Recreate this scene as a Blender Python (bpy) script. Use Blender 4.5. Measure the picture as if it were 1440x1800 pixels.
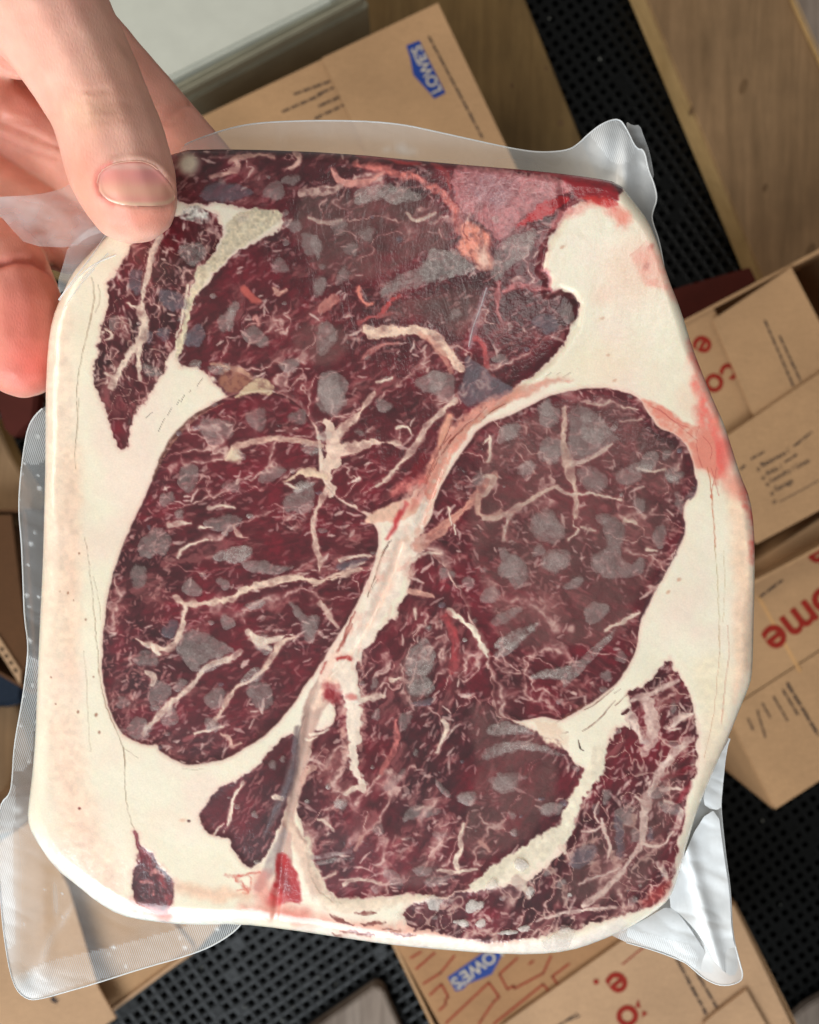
import bpy, bmesh, math, random
import numpy as np
from mathutils import Vector, Matrix
from mathutils.bvhtree import BVHTree
random.seed(4)
scene = bpy.context.scene
for o in list(bpy.data.objects): bpy.data.objects.remove(o)
R = math.radians
# ------------------------------------------------------------------ CAMERA, LIGHT, EXPOSURE
CAM_Z, PACK_D, TANX = 1.40, 0.19, 0.466
cam_d = bpy.data.cameras.new('camera'); cam = bpy.data.objects.new('camera', cam_d); scene.collection.objects.link(cam)
cam.location = (0, 0, CAM_Z); cam_d.sensor_fit = 'VERTICAL'; cam_d.sensor_height = 24; cam_d.lens = 12 / (TANX * 1.25)
cam_d.clip_start = .01; cam_d.clip_end = 60
cam_d.dof.use_dof = True; cam_d.dof.focus_distance = PACK_D; cam_d.dof.aperture_fstop = 17
scene.camera = cam
world = bpy.data.worlds.new('World'); scene.world = world; world.use_nodes = True
bg = world.node_tree.nodes['Background']; bg.inputs[0].default_value = (1.0, .96, .90, 1); bg.inputs[1].default_value = .24
def area(name, loc, target, sx, sy, power, color):
    l = bpy.data.lights.new(name, 'AREA'); l.shape = 'RECTANGLE'; l.size = sx; l.size_y = sy; l.energy = power; l.color = color
    o = bpy.data.objects.new(name, l); scene.collection.objects.link(o); o.location = loc
    o.rotation_euler = (Vector(target) - Vector(loc)).to_track_quat('-Z', 'Y').to_euler(); return o
area('doorway_light', (-.55, -1.35, 1.95), (0, 0, 1.1), 1.3, 1.1, 34, (.88, .95, 1.0))      # open doorway, cool daylight
area('ceiling_light', (-2.7, .9, 2.7), (0, 0, .9), 1.6, 1.2, 40, (1.0, .90, .77))               # warm room light
area('glint_light', (.45, .75, 3.2), (0, 0, 1.1), .7, .5, 3.5, (1.0, .97, .92))                    # unseen lamp added for broken highlights on the film
vs = scene.view_settings; vs.view_transform = 'Standard'; vs.look = 'None'; vs.exposure = .15; vs.gamma = 1
# ------------------------------------------------------------------ HELPERS
def P(px, py, z):
    """photo pixel -> world point at height z"""
    k = 2 * TANX * (CAM_Z - z) / 1440
    return Vector(((px - 720) * k, -(py - 900) * k, z))
def unit(z): return 2 * TANX * (CAM_Z - z) / 1440
Z0 = CAM_Z - PACK_D
def link(o, parent=None):
    scene.collection.objects.link(o)
    if parent is not None: o.parent = parent; o.matrix_parent_inverse = parent.matrix_world.inverted()
    return o
def obj(name, verts, faces, mat, parent=None, smooth=False):
    me = bpy.data.meshes.new(name); me.from_pydata([tuple(v) for v in verts], [], faces); me.update()
    if mat: me.materials.append(mat)
    if smooth: me.polygons.foreach_set('use_smooth', [True] * len(me.polygons))
    return link(bpy.data.objects.new(name, me), parent)
def thing(name, label, cat, loc, group=None):
    o = bpy.data.objects.new(name, None); o.empty_display_size = .02; o.location = loc; scene.collection.objects.link(o)
    o.matrix_world = Matrix.Translation(Vector(loc)); tag(o, label, cat, group); return o
def tag(o, label=None, cat=None, group=None, kind=None):
    if label: o['label'] = label
    if cat: o['category'] = cat
    if group: o['group'] = group
    if kind: o['kind'] = kind
    return o
class NT:
    """tiny node-tree helper"""
    def __init__(s, name):
        s.m = bpy.data.materials.new(name); s.m.use_nodes = True; s.t = s.m.node_tree; s.bsdf = s.t.nodes['Principled BSDF']; s.out = s.t.nodes['Material Output']
    def n(s, typ, **kw):
        nd = s.t.nodes.new(typ)
        for k, v in kw.items():
            if k.startswith('i_'):
                key = k[2:]; key = int(key) if key.isdigit() else key.replace('_', ' ')
                nd.inputs[key].default_value = v
            else: setattr(nd, k, v)
        return nd
    def l(s, a, b): s.t.links.new(a, b)
    def set(s, **kw):
        for k, v in kw.items(): s.bsdf.inputs[k.replace('_', ' ')].default_value = v
    def coord(s, scale=(1, 1, 1), rot=(0, 0, 0)):
        tc = s.n('ShaderNodeTexCoord'); mp = s.n('ShaderNodeMapping'); mp.inputs['Scale'].default_value = scale; mp.inputs['Rotation'].default_value = rot
        s.l(tc.outputs['Object'], mp.inputs['Vector']); return mp.outputs['Vector']
    def noise(s, vec, scale, detail=4, rough=.5, dist=0):
        nd = s.n('ShaderNodeTexNoise'); nd.inputs['Scale'].default_value = scale; nd.inputs['Detail'].default_value = detail; nd.inputs['Roughness'].default_value = rough; nd.inputs['Distortion'].default_value = dist
        s.l(vec, nd.inputs['Vector']); return nd.outputs['Fac']
    def ramp(s, fac, stops):
        r = s.n('ShaderNodeValToRGB'); e = r.color_ramp.elements
        while len(e) < len(stops): e.new(.5)
        for el, (p, c) in zip(e, stops): el.position = p; el.color = (*c, 1) if len(c) == 3 else c
        s.l(fac, r.inputs['Fac']); return r.outputs['Color']
    def mix(s, fac, a, b, blend='MIX'):
        m = s.n('ShaderNodeMix', data_type='RGBA', blend_type=blend)
        for sock, v in ((m.inputs[0], fac), (m.inputs[6], a), (m.inputs[7], b)):
            if hasattr(v, 'is_output'): s.l(v, sock)
            else: sock.default_value = v if not isinstance(v, tuple) else (*v, 1) if len(v) == 3 else v
        return m.outputs[2]
    def math(s, op, a, b=None):
        m = s.n('ShaderNodeMath', operation=op)
        for i, v in enumerate((a, b)):
            if v is None: continue
            if hasattr(v, 'is_output'): s.l(v, m.inputs[i])
            else: m.inputs[i].default_value = v
        return m.outputs[0]
    def bump(s, h, strength, dist, normal=None):
        b = s.n('ShaderNodeBump'); b.inputs['Strength'].default_value = strength; b.inputs['Distance'].default_value = dist; s.l(h, b.inputs['Height'])
        if normal: s.l(normal, b.inputs['Normal'])
        return b.outputs['Normal']
def srgb(*c): return tuple(((x / 255) / 12.92 if x / 255 <= .04045 else ((x / 255 + .055) / 1.055) ** 2.4) for x in c)
# ------------------------------------------------------------------ MEAT PIGMENT (numpy, object-plane units)
KO = {1: (0, 400, 3), 2: (500, 1500, 2.88), 3: (100, 250, 2.88), 4: (550, 200, 2.88), 5: (150, 650, 2.88),
      6: (550, 650, 2.88), 7: (850, 600, 2.88), 8: (150, 1050, 2.88), 9: (500, 1050, 2.77), 10: (850, 1100, 2.77),
      11: (900, 180, 3.6), 12: (0, 700, 2.77), 13: (0, 1350, 2.88)}
def C(k, pts):
    ox, oy, s = KO[k]
    return [(ox + x / s, oy + y / s) for x, y in pts]
def pairs(t):
    v = [float(x) for x in t.replace(',', ' ').split()]
    return list(zip(v[0::2], v[1::2]))
def CK(k, t): return C(k, pairs(t))

def lattice_noise(x, y, scale, seed):
    rs = np.random.RandomState(seed)
    T = rs.rand(256, 256).astype(np.float32) * 2 - 1
    fx = x / scale; fy = y / scale
    ix = np.floor(fx).astype(np.int64); iy = np.floor(fy).astype(np.int64)
    tx = (fx - ix); ty = (fy - iy)
    tx = tx * tx * tx * (tx * (tx * 6 - 15) + 10); ty = ty * ty * ty * (ty * (ty * 6 - 15) + 10)
    a = T[iy & 255, ix & 255]; b = T[iy & 255, (ix + 1) & 255]
    c = T[(iy + 1) & 255, ix & 255]; d = T[(iy + 1) & 255, (ix + 1) & 255]
    return (a + (b - a) * tx) * (1 - ty) + (c + (d - c) * tx) * ty
def fbm(x, y, scale, seed, octv=4, gain=.5):
    r = 0; amp = 1; tot = 0
    for o in range(octv):
        r = r + amp * lattice_noise(x, y, scale / 2 ** o, seed + 17 * o); tot += amp; amp *= gain
    return r / tot
def sstep(a, b, x):
    t = np.clip((x - a) / (b - a), 0, 1); return t * t * (3 - 2 * t)
def chaikin(p, n=2, closed=True):
    p = np.asarray(p, float)
    for _ in range(n):
        q = np.roll(p, -1, 0) if closed else p[1:]
        b = p if closed else p[:-1]
        r = np.empty((len(b) * 2, 2)); r[0::2] = b * .75 + q * .25; r[1::2] = b * .25 + q * .75
        if not closed: r = np.vstack([p[:1], r, p[-1:]])
        p = r
    return p
def poly_sdf(P, x, y):
    P = np.asarray(P, float); n = len(P)
    d = np.full(x.shape, 1e18); ins = np.zeros(x.shape, bool)
    for i in range(n):
        ax, ay = P[i]; bx, by = P[(i + 1) % n]
        ex, ey = bx - ax, by - ay
        L = ex * ex + ey * ey
        if L < 1e-9: continue
        px = x - ax; py = y - ay
        t = np.clip((px * ex + py * ey) / L, 0, 1)
        qx = px - t * ex; qy = py - t * ey
        d = np.minimum(d, qx * qx + qy * qy)
        if ey != 0:
            c = (ay > y) != (by > y)
            ins ^= c & (x < ex * (y - ay) / ey + ax)
    d = np.sqrt(d)
    return np.where(ins, -d, d)

# front outline of the two steaks side by side
OUT = chaikin([(300,264),(420,262),(600,269),(760,285),(950,301),(1040,312),(1088,321),(1112,352),(1140,388),(1158,432),(1172,482),
       (1196,542),(1217,610),(1237,662),(1256,708),(1273,745),(1288,792),(1302,836),(1319,876),(1326,930),(1327,1000),(1325,1100),(1323,1175),
       (1319,1202),(1303,1240),(1284,1288),(1262,1338),(1240,1388),(1224,1430),(1206,1490),(1192,1542),(1178,1580),(1150,1604),(1105,1632),
       (1050,1656),(1000,1672),(940,1678),(860,1676),(760,1668),(680,1660),(600,1648),(500,1633),(420,1624),(330,1626),(260,1619),(210,1609),
       (170,1585),(140,1560),(95,1525),(57,1468),(48,1440),(52,1400),(58,1350),(62,1300),(66,1200),(70,1100),(75,1000),(78,900),(80,800),
       (80,700),(84,610),(92,560),(106,525),(126,482),(152,450),(190,414),(225,370),(255,310)], 1)
# line where the two steaks meet; left steak = this polygon
SEAM_LINE = [(985,312),(995,372),(975,410),(958,440),(952,476),(966,490),(962,515),(985,507),(1006,516),(1018,535),(1012,572),(990,605),(972,630),(945,652),(915,675),(890,700),
             (850,725),(815,752),(790,785),(772,830),(752,880),(735,925),(705,950),(690,1000),(672,1040),(650,1085),(630,1120),(598,1165),(565,1200),(545,1250),
             (538,1300),(524,1370),(508,1440),(496,1500),(490,1560),(480,1640)]
LEFT_SIDE = SEAM_LINE + [(480,1900),(-100,1900),(-100,100),(985,100)]

W_L = CK(3,"640 380 740 330 800 350 850 420 820 480 800 560 740 610 700 640 690 700 668 800 650 880 640 940 630 985 600 1040 560 1100 530 1170 500 1230 460 1290 420 1330 405 1385") + \
      CK(1,"735 940 700 1010 692 1090 685 1165 650 1158 625 1168 607 1120 585 1050 560 980 535 900 505 830 495 740 510 660 540 580 550 480 565 380 570 300") + CK(3,"270 690 330 610 380 520 430 400 500 380")
CAP_L = [(290,240),(480,240),(700,250),(900,270),(1100,290),(1100,330),(1060,352),(1030,352),(997,369),(978,395),(975,410),(962,430),(960,447),(951,472),(967,478),(964,516),
         (983,508),(1005,515),(1018,531),(1017,549),(1006,575),(991,603),(974,627),(949,648),(925,665),(900,688),(870,705),(840,725),(800,752),(778,775),(764,820),(750,862),
         (710,890),(660,906),(640,900),(600,880),(575,860),(568,800),(560,750),(535,715),(490,690),(455,683),(400,694)] + \
        CK(3,"852 1268 800 1210 760 1165 700 1125 640 1145 600 1120 625 1060 650 960 680 850 720 750 800 660 880 590 1000 520 1120 450 1160 370 1000 340 900 330 760 300 640 330 560 200")
EYE_L = CK(5,"740 120 700 150 640 170 560 225 490 290 430 360 385 440 350 530 310 630 260 730 210 840 170 940 140 1040 115 1150 100 1260 90 1370 85 1440") + \
        CK(8,"84 380 95 460 115 550 150 630 200 700 260 735 320 748 365 740 375 780 440 815 515 850 600 842 690 825 760 790 840 745 920 690 980 630 1040 560 1085 500 1110 440") + \
        [(548,1190),(575,1150),(598,1112),(620,1075),(642,1030),(660,985),(668,950),(662,925),(640,900),(600,885),(560,840),(560,760),(535,715),(490,688),(440,690)]
TRI_L = CK(8,"1060 690 1030 690 960 750 900 820 840 870 760 930 680 975 630 1010 610 1060 580 1110 590 1150 620 1190 670 1220 730 1215 745 1280 790 1350 830 1375 870 1360 920 1290 960 1200 1010 1100 1040 1020 1065 850 1080 760")
TIP_L = CK(8,"240 1190 262 1185 290 1250 330 1300 370 1360 410 1390 455 1440 450 1500 430 1580 390 1610 300 1570 230 1490 240 1400 265 1330 262 1250")
EYE_R = CK(7,"0 420 150 370 260 310 340 275 420 255 520 238 620 235 700 255 770 275 805 310 820 350 850 390 890 440 960 465 1010 500 1040 550 1065 610 1078 680 1080 740 1062 790 1030 800 1010 840 1010 880 1020 930 1010 990 980 1060 940 1140 890 1230 840 1310 800 1400 785 1470 775 1540 765 1584") + \
        CK(10,"730 150 700 210 660 270 600 320 540 370 470 410 400 450 360 465 290 440 240 455") + \
        [(905,1268),(868,1258),(866,1220),(860,1180),(850,1130),(820,1070),(790,1000),(755,975),(738,960),(738,935)] + CK(6,"600 760 615 680 655 570 705 490 745 430 790 360")
MASS_R = [(745,965),(755,975),(790,1000),(820,1070),(850,1130),(860,1180),(866,1220),(868,1258),(905,1268),(940,1290),(985,1300)] + \
         CK(10,"390 600 410 620 440 680 490 700 480 760 430 860 400 920 380 970 300 1030 230 1080 150 1150 60 1210 -10 1260") + \
         [(800,1572),(760,1575),(720,1572),(640,1580),(590,1587)] + CK(9,"190 1450 150 1400 120 1290 110 1200 80 1100 60 1000 60 920 80 830 130 780 110 700 130 640 200 650 245 600 240 520 250 470 210 420 330 500 340 560 360 420 350 330 380 270 430 240 470 150 560 80") + \
         [(712,1050),(722,1028),(718,1000),(730,985)]
W_R = CK(10,"895 158 920 160 925 215 960 240 990 290 1005 340 1018 395 1005 430 1030 470 1035 560 1035 650 1030 720 1010 800 980 870 970 960 955 1020 945 1130 925 1210 910 1250 880 1310 790 1370 700 1410 600 1440 480 1465") + \
      CK(2,"1440 385 1300 425 1150 452 1000 450 850 420 720 400 640 390 600 340 615 260 700 240 800 230 900 200 1000 190") + \
      CK(10,"60 1290 150 1260 230 1240 300 1180 400 1100 400 1050 430 960 470 890 500 830 540 740 590 700 590 650 630 560 650 500 690 490 720 520 705 440 720 360 700 345 760 300 830 240 870 200")
MUSCLES = [('wedge_muscle', W_L, 0), ('cap_muscle', CAP_L, 0), ('eye_muscle', EYE_L, 0), ('flank_muscle', TRI_L, 0), ('tip_muscle', TIP_L, 0),
           ('eye_muscle', EYE_R, 1), ('lower_muscle', MASS_R, 1), ('wedge_muscle', W_R, 1)]

G = 1.8
def paint_meat():
    """returns U,V grids, linear RGB, relief (mm), muscle index, outline sdf"""
    u = np.arange(36, 1340, G); v = np.arange(250, 1692, G)
    U, V = np.meshgrid(u, v)
    H, W = U.shape
    img = np.empty((H, W, 3)); rel = np.zeros((H, W)); midx = np.full((H, W), -1)
    n_lo = fbm(U, V, 260, 1, 3); n_mid = fbm(U, V, 60, 2, 4); n_hi = fbm(U, V, 9, 3, 3)
    n_w = fbm(U, V, 22, 77, 2); n_f = lattice_noise(U, V, 3.6, 78) + .6 * lattice_noise(U, V, 7, 79); wx = fbm(U, V, 26, 11, 3); wy = fbm(U, V, 26, 12, 3); wx2 = fbm(U, V, 8, 13, 2); wy2 = fbm(U, V, 8, 14, 2)
    col = lambda *c: np.array(c, float) / 255
    def mix(sl, a, c):
        img[sl] += (np.asarray(c) - img[sl]) * a[..., None]
    def window(P, m):
        P = np.asarray(P); x0, y0 = P.min(0) - m; x1, y1 = P.max(0) + m
        i0 = max(int((y0 - v[0]) / G), 0); i1 = min(int((y1 - v[0]) / G) + 2, H); j0 = max(int((x0 - u[0]) / G), 0); j1 = min(int((x1 - u[0]) / G) + 2, W)
        return (slice(i0, i1), slice(j0, j1)) if i1 > i0 and j1 > j0 else None
    def poly(P, c, soft=1.5, jag=3., fine=1.2, alpha=1., smooth=1, nmod=0., grain=0.):
        if smooth: P = chaikin(P, smooth)
        sl = window(P, soft + jag + 6)
        if sl is None: return None, None
        x = U[sl] + wx[sl] * jag + wx2[sl] * fine; y = V[sl] + wy[sl] * jag + wy2[sl] * fine
        d = poly_sdf(P, x, y)
        a = (1 - sstep(-soft, soft, d)) * alpha
        if nmod: a = np.clip(a * (1 + nmod * n_hi[sl] * 1.6 + nmod * n_mid[sl]), 0, 1)
        if c is not None: mix(sl, a, c if not grain else np.clip(c * (1 + grain * n_f[sl])[..., None], 0, 1))
        return sl, d
    def line(P, w, c, soft=1.2, jag=2.5, fine=1.6, alpha=1., nmod=0., lift=0.):
        P = np.asarray(P, float); w = np.asarray(w, float) if np.ndim(w) else np.full(len(P), float(w))
        w = np.interp(np.linspace(0, 1, len(P)), np.linspace(0, 1, len(w)), w)
        P3 = np.column_stack([P, w])
        for _ in range(2):
            q = np.empty((2 * (len(P3) - 1), 3)); q[0::2] = P3[:-1] * .75 + P3[1:] * .25; q[1::2] = P3[:-1] * .25 + P3[1:] * .75
            P3 = np.vstack([P3[:1], q, P3[-1:]])
        m = w.max() / 2 + soft + jag + 5
        sl = window(P3[:, :2], m)
        if sl is None: return
        x = U[sl] + wx[sl] * jag + wx2[sl] * fine; y = V[sl] + wy[sl] * jag + wy2[sl] * fine
        best = np.full(x.shape, 1e9)
        for i in range(len(P3) - 1):
            ax, ay, aw = P3[i]; bx, by, bw = P3[i + 1]
            ex, ey = bx - ax, by - ay; L = ex * ex + ey * ey + 1e-9
            t = np.clip(((x - ax) * ex + (y - ay) * ey) / L, 0, 1)
            best = np.minimum(best, np.hypot(x - ax - t * ex, y - ay - t * ey) - (aw + (bw - aw) * t) / 2)
        if lift:
            wl = np.clip(np.interp(.5, np.linspace(0, 1, len(w)), w), 3, 20)
            best = best + wl * (.30 * n_w[sl] + .22 * n_hi[sl])
        if lift and w.max() < 30:
            mix(sl, (1 - sstep(-1, 4.5, best)) * alpha * .42, c * .55 + col(150,70,70) * .45)
            alpha = alpha * np.clip(.86 + .5 * n_w[sl] + .35 * n_hi[sl], .25, 1)
        a = (1 - sstep(-soft, soft, best)) * alpha
        if nmod: a = np.clip(a * (1 + nmod * n_hi[sl] * 1.8), 0, 1)
        mix(sl, a, c * (1 + .07 * n_hi[sl] + .05 * n_w[sl])[..., None])
        if lift: rel[sl] += a * lift
    def blob(x0, y0, rx, ry, ang, c, alpha=1., noisy=.5):
        R = max(rx, ry) * 1.6
        sl = window([(x0 - R, y0 - R), (x0 + R, y0 + R)], 0)
        if sl is None: return
        ca, sa = math.cos(math.radians(ang)), math.sin(math.radians(ang))
        dx = U[sl] - x0 + wx[sl] * 8 * noisy; dy = V[sl] - y0 + wy[sl] * 8 * noisy
        r = np.hypot((dx * ca + dy * sa) / rx, (-dx * sa + dy * ca) / ry) + noisy * .45 * n_mid[sl]
        mix(sl, (1 - sstep(.25, 1.15, r)) * alpha, c)
    # --- fat ground
    CREAM, PALE, PEACH, PINK = col(241,230,205), col(245,237,219), col(246,218,197), col(238,186,162)
    img[:] = CREAM
    a = np.clip(.5 + n_lo * .9, 0, 1)[..., None]; img += (PALE - img) * a * .55
    img += (PEACH - img) * np.clip(n_mid * .5 + .02, 0, .3)[..., None]
    fp = fbm(U, V, 120, 71, 4); fq = fbm(U, V, 34, 72, 3)
    img += (col(246,218,203) - img) * np.clip(fp * 1.1 + fq * .2 - .03, 0, .5)[..., None]; img += (col(240,230,204) - img) * np.clip(-fp * .8 + fq * .2 - .08, 0, .3)[..., None]
    # warm outer layer down the left side, and over the right edge
    line([(98,540),(100,700),(104,900),(104,1100),(112,1300),(130,1430),(190,1540)], [50,58,66,66,66,70,50], col(247,216,192), soft=18, jag=8, alpha=.65)
    line([(130,800),(128,1000),(125,1180)], [26,30,20], col(246,200,172), soft=20, jag=8, alpha=.4)
    line([(112,1280),(120,1380),(150,1480),(200,1540)], [30,40,46,30], col(245,200,176), soft=26, jag=10, alpha=.4)
    line([(1290,860),(1310,1000),(1308,1150),(1290,1230)], [30,40,36,10], col(246,206,176), soft=16, jag=8, alpha=.75)
    line([(1250,1180),(1262,1300),(1236,1400)], [60,40,20], col(240,222,190), soft=16, alpha=.5)
    blob(1120,470,70,90,30, col(242,208,184), .7); blob(1060,640,90,60,-20, col(244,226,196), .6)
    for x0, y0, r in ((905,640,30),(1215,700,40),(1060,520,26),(1240,640,22)): blob(x0, y0, r, r, 0, col(240,200,176), .4)
    # underside rim of fat, white, along the bottom
    line([(70,1480),(140,1555),(230,1612),(350,1618),(450,1612)], [14,26,30,24,20], col(238,236,226), soft=12, jag=6, alpha=.9)
    line([(520,1632),(700,1655),(900,1672),(1000,1668),(1090,1635)], [10,14,20,30,30], col(240,226,214), soft=10, jag=8, alpha=.85)
    line([(430,1600),(520,1610),(640,1632),(760,1640),(900,1652)], [20,26,22,22,10], col(234,160,140), soft=12, jag=10, alpha=.7)
    # faint splits and veins in the fat
    BR = col(120,90,62)
    thin = lambda P, w=1.6, c=BR, a=.75: line(P, w, c, soft=1.0, jag=1.6, fine=1.2, alpha=a * .78, nmod=.5)
    thin(CK(12,"385 0 378 80 372 160 368 230 366 340"), 1.4, a=.45); thin(CK(12,"415 680 440 850 460 1050 475 1250 492 1430 540 1560 590 1660 605 1720 607 1800"), [1,1.2,1.7,2,1.8,2], a=.6)
    thin(CK(12,"455 870 485 980 490 1080"), 1.2, a=.4); thin(CK(12,"408 1230 425 1400 430 1560 442 1720"), 1.2, a=.4)
    thin(CK(8,"195 760 200 900 205 1050 235 1150 262 1200"), [1.2,1.3,1.5,2.2], a=.6); thin(CK(8,"190 760 230 790 270 815"), 1.1, a=.4); thin(CK(8,"490 868 540 872 600 870"), 1, a=.4)
    thin(CK(1,"480 260 500 330 490 440 460 560 440 640 420 740 405 830 405 930"), [2,2.6,2.2,1.6,1.4,1.2], a=.6); thin(CK(1,"520 300 530 380 505 450"), 1.4, a=.5); thin(CK(1,"405 930 410 1050 395 1160"), 1.1, a=.4)
    for x, y, w, h, an in ((1055,815,11,26,35),(965,900,7,22,25),(940,922,5,14,30),(895,970,7,22,30),(862,1018,5,16,30),(845,1055,3,24,25),(785,990,6,24,50),(1003,862,4,8,30)):
        p = C(1, [(x, y)])[0]; line([(p[0] + h / 3 * math.sin(math.radians(an)), p[1] - h / 3 * math.cos(math.radians(an))), (p[0] - h / 3 * math.sin(math.radians(an)), p[1] + h / 3 * math.cos(math.radians(an)))], [.6, w / 3, .6], col(78,52,34), soft=.8, jag=.6, fine=.6)
    for x, y, r in ((330,948,3),(385,1525,3),(470,1540,3.5),(487,1625,3.2),(385,758,2),(415,1075,2.5),(248,1360,2),(455,1355,2),(270,1490,2),(292,940,1.5),(360,980,1.5)):
        p = C(12, [(x, y)])[0]; blob(p[0], p[1], r, r * 1.3, 20, col(150,95,70), .8, .3)
    blob(*C(13, [(402, 205)])[0], 3.5, 3, 0, col(120,30,25), .9, .2); blob(*C(13, [(955, 270)])[0], 4.5, 3.5, 0, col(70,22,22), 1, .3); blob(*C(13, [(920, 265)])[0], 10, 6, 0, col(225,170,140), .5)
    blob(*C(11, [(850, 1035)])[0], 7, 12, 25, col(120,50,52), .9, .3); blob(*C(11, [(880, 920)])[0], 6, 10, 35, col(190,95,85), .7, .3)
    poly(CK(11,"745 970 800 920 870 890 930 970 980 1060 1040 1180 1080 1290 1000 1230 900 1170 810 1130 800 1050"), col(238,172,152), soft=8, jag=8, alpha=.75, nmod=.3)
    thin(CK(11,"745 970 800 930 850 880"), 1.4, col(205,130,110), .6)
    for P in ("620 170 640 160", "640 190 660 178", "600 150 625 130", "650 640 690 600", "560 480 590 470"):
        pass
    thin(CK(7,"320 180 340 160"), 1.6, col(110,95,60), .6); thin(CK(7,"400 185 445 160"), 1.6, col(120,100,70), .6); thin(CK(7,"375 172 392 160"), 1.2, col(120,100,70), .6)
    for (k, x, y) in ((11,575,1365),(7,635,68),(7,660,200),(11,320,910),(7,940,1265),(7,990,1205)):
        p = C(k, [(x, y)])[0]; blob(p[0], p[1], 6, 4, -20, col(205,150,120), .6)
    # red seepage on the upper right and right side
    RED, BLOOD = col(230,116,102), col(170,20,36)
    line(CK(7,"1050 10 1075 90 1090 200 1110 330 1130 460 1150 560 1200 660"), [10,18,20,24,36,54,30], RED, soft=14, jag=10, alpha=.8, nmod=.3)
    line(CK(7,"1100 120 1150 240 1180 300 1170 420"), [4,14,8,16], col(232,120,100), soft=10, jag=8, alpha=.7)
    blob(*C(7, [(1190, 560)])[0], 44, 50, 10, col(230,96,86), .8); blob(*C(7, [(1290, 730)])[0], 44, 30, 40, col(238,136,118), .6)
    line(CK(7,"1320 760 1350 850 1368 1000 1372 1110"), [14,10,8,4], col(228,104,90), soft=10, jag=10, alpha=.75, nmod=.6)
    poly(CK(7,"790 285 880 310 960 370 1030 420 1095 430 1160 470 1190 640 1180 760 1120 640 1085 640 1050 545 990 480 920 450 860 400 820 340"), col(226,140,120), soft=4, jag=6, alpha=.85, nmod=.4)
    for P in ("850 330 930 380 1010 440 1080 500", "880 340 950 400 1040 440", "1090 430 1075 470 1080 560 1110 640", "1150 640 1170 700 1190 780", "1110 480 1160 540 1150 600", "1180 640 1160 740 1150 790"):
        thin(CK(7, P), 1.5, col(190,85,75), .7)
    thin(CK(7,"1130 640 1155 760 1160 850 1170 940 1172 1040"), [2,2.6,2.4,2], col(190,110,80), .8); thin(CK(7,"1170 1030 1185 1200 1190 1400 1195 1584"), 1.3, col(190,165,120), .8); thin(CK(7,"1215 1060 1225 1250 1210 1420"), 1.2, col(205,180,140), .7)
    thin(CK(10,"1150 0 1150 150 1135 300 1120 420 1105 520 1075 640"), 1.3, col(205,160,125), .7); thin(CK(10,"1185 0 1200 120 1180 260 1165 380 1160 480"), [1.4,1.2,2,2.4,1.6], col(200,140,115), .65)
    poly(CK(11,"430 590 480 620 560 640 640 650 700 690 740 760 690 790 640 700 560 660 470 640"), col(232,124,108), soft=12, jag=14, alpha=.7, nmod=.5)
    blob(*C(11, [(700, 720)])[0], 24, 18, 40, col(238,140,116), .8); blob(*C(11, [(420, 680)])[0], 30, 14, -30, col(236,160,145), .7)
    # --- lean
    LEAN, DARK, BRIGHT = col(84,22,31), col(50,14,21), col(116,20,36)
    for k, (nm, P, side) in enumerate(MUSCLES):
        wedge = 'wedge' in nm
        sl, d = poly(P, None, jag=7 if wedge else (2.2 if 'eye' in nm else 6.5), fine=4 if wedge else (.8 if 'eye' in nm else 3.2), smooth=2 if 'eye' in nm else 1)
        m = (d < 0)
        midx[sl][m] = k
        base = LEAN + (BRIGHT - LEAN) * np.clip(n_mid[sl] * 1.5 + .12, 0, 1)[..., None] * .75
        base = base + (DARK - base) * np.clip(-n_lo[sl] * .8 + (.34 if wedge else .05) - n_mid[sl] * .7, 0, .9)[..., None]
        th = {1: -.5, 2: -.25, 5: .5, 6: -1.0, 0: 1.2, 7: -1.1}.get(k, -.8); ca, sa = math.cos(th), math.sin(th)
        gx, gy = U[sl] * ca + V[sl] * sa, -U[sl] * sa + V[sl] * ca
        fib = fbm(gx * .35 + wx[sl] * 6, gy + wy[sl] * 6, 7, 101 + k, 3); cloud = fbm(gx * .55 + wx[sl] * 16, gy + wy[sl] * 16, 34, 111 + k, 4, .6)
        base = base + (col(112,52,54) - base) * (sstep(.05, .45, cloud) * .5)[..., None]
        base = base + (col(150,92,90) - base) * (sstep(.26, .55, cloud + .3 * fib) * .4)[..., None]
        base = base * (1 + .10 * n_hi[sl] + .22 * fib)[..., None]
        mix(sl, (1 - sstep(0, 9, d)) * .38, col(228,172,158))
        a = (1 - sstep(-2.2, 1.6, d))
        img[sl] += (base - img[sl]) * a[..., None]
        # thin dark silverskin line round the muscle
        e = np.exp(-((d + 3.5) / 2.6) ** 2) * (a > .4) * (.45 if 'eye' in nm else .12)
        mix(sl, e, col(62,26,28))
        rel[sl] -= a * .22 - .12 * sstep(-9, 0, d) * a
    lean = midx >= 0
    # brownish skin band round the eyes
    line(CK(5,"640 180 560 235 480 310 420 380 380 460 345 550"), [4,8,9,8,6,4], col(98,56,46), soft=2, alpha=.8)
    thin(CK(5,"700 170 600 215 520 280 450 350 400 440"), 2.2, col(190,130,110), .7)
    line(CK(7,"1075 700 1070 760 1050 800"), 4, col(70,24,40), soft=2, alpha=.7); line(CK(7,"1010 900 1015 950 985 1050 940 1130 880 1230 830 1320 790 1420"), [3,5,5,4,4,5,4], col(66,28,36), soft=2, alpha=.75)
    # grain strokes of marbling
    rs = np.random.RandomState(7)
    FATM = col(206,158,140)
    cl = fbm(U, V, 48, 91, 2)
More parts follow.
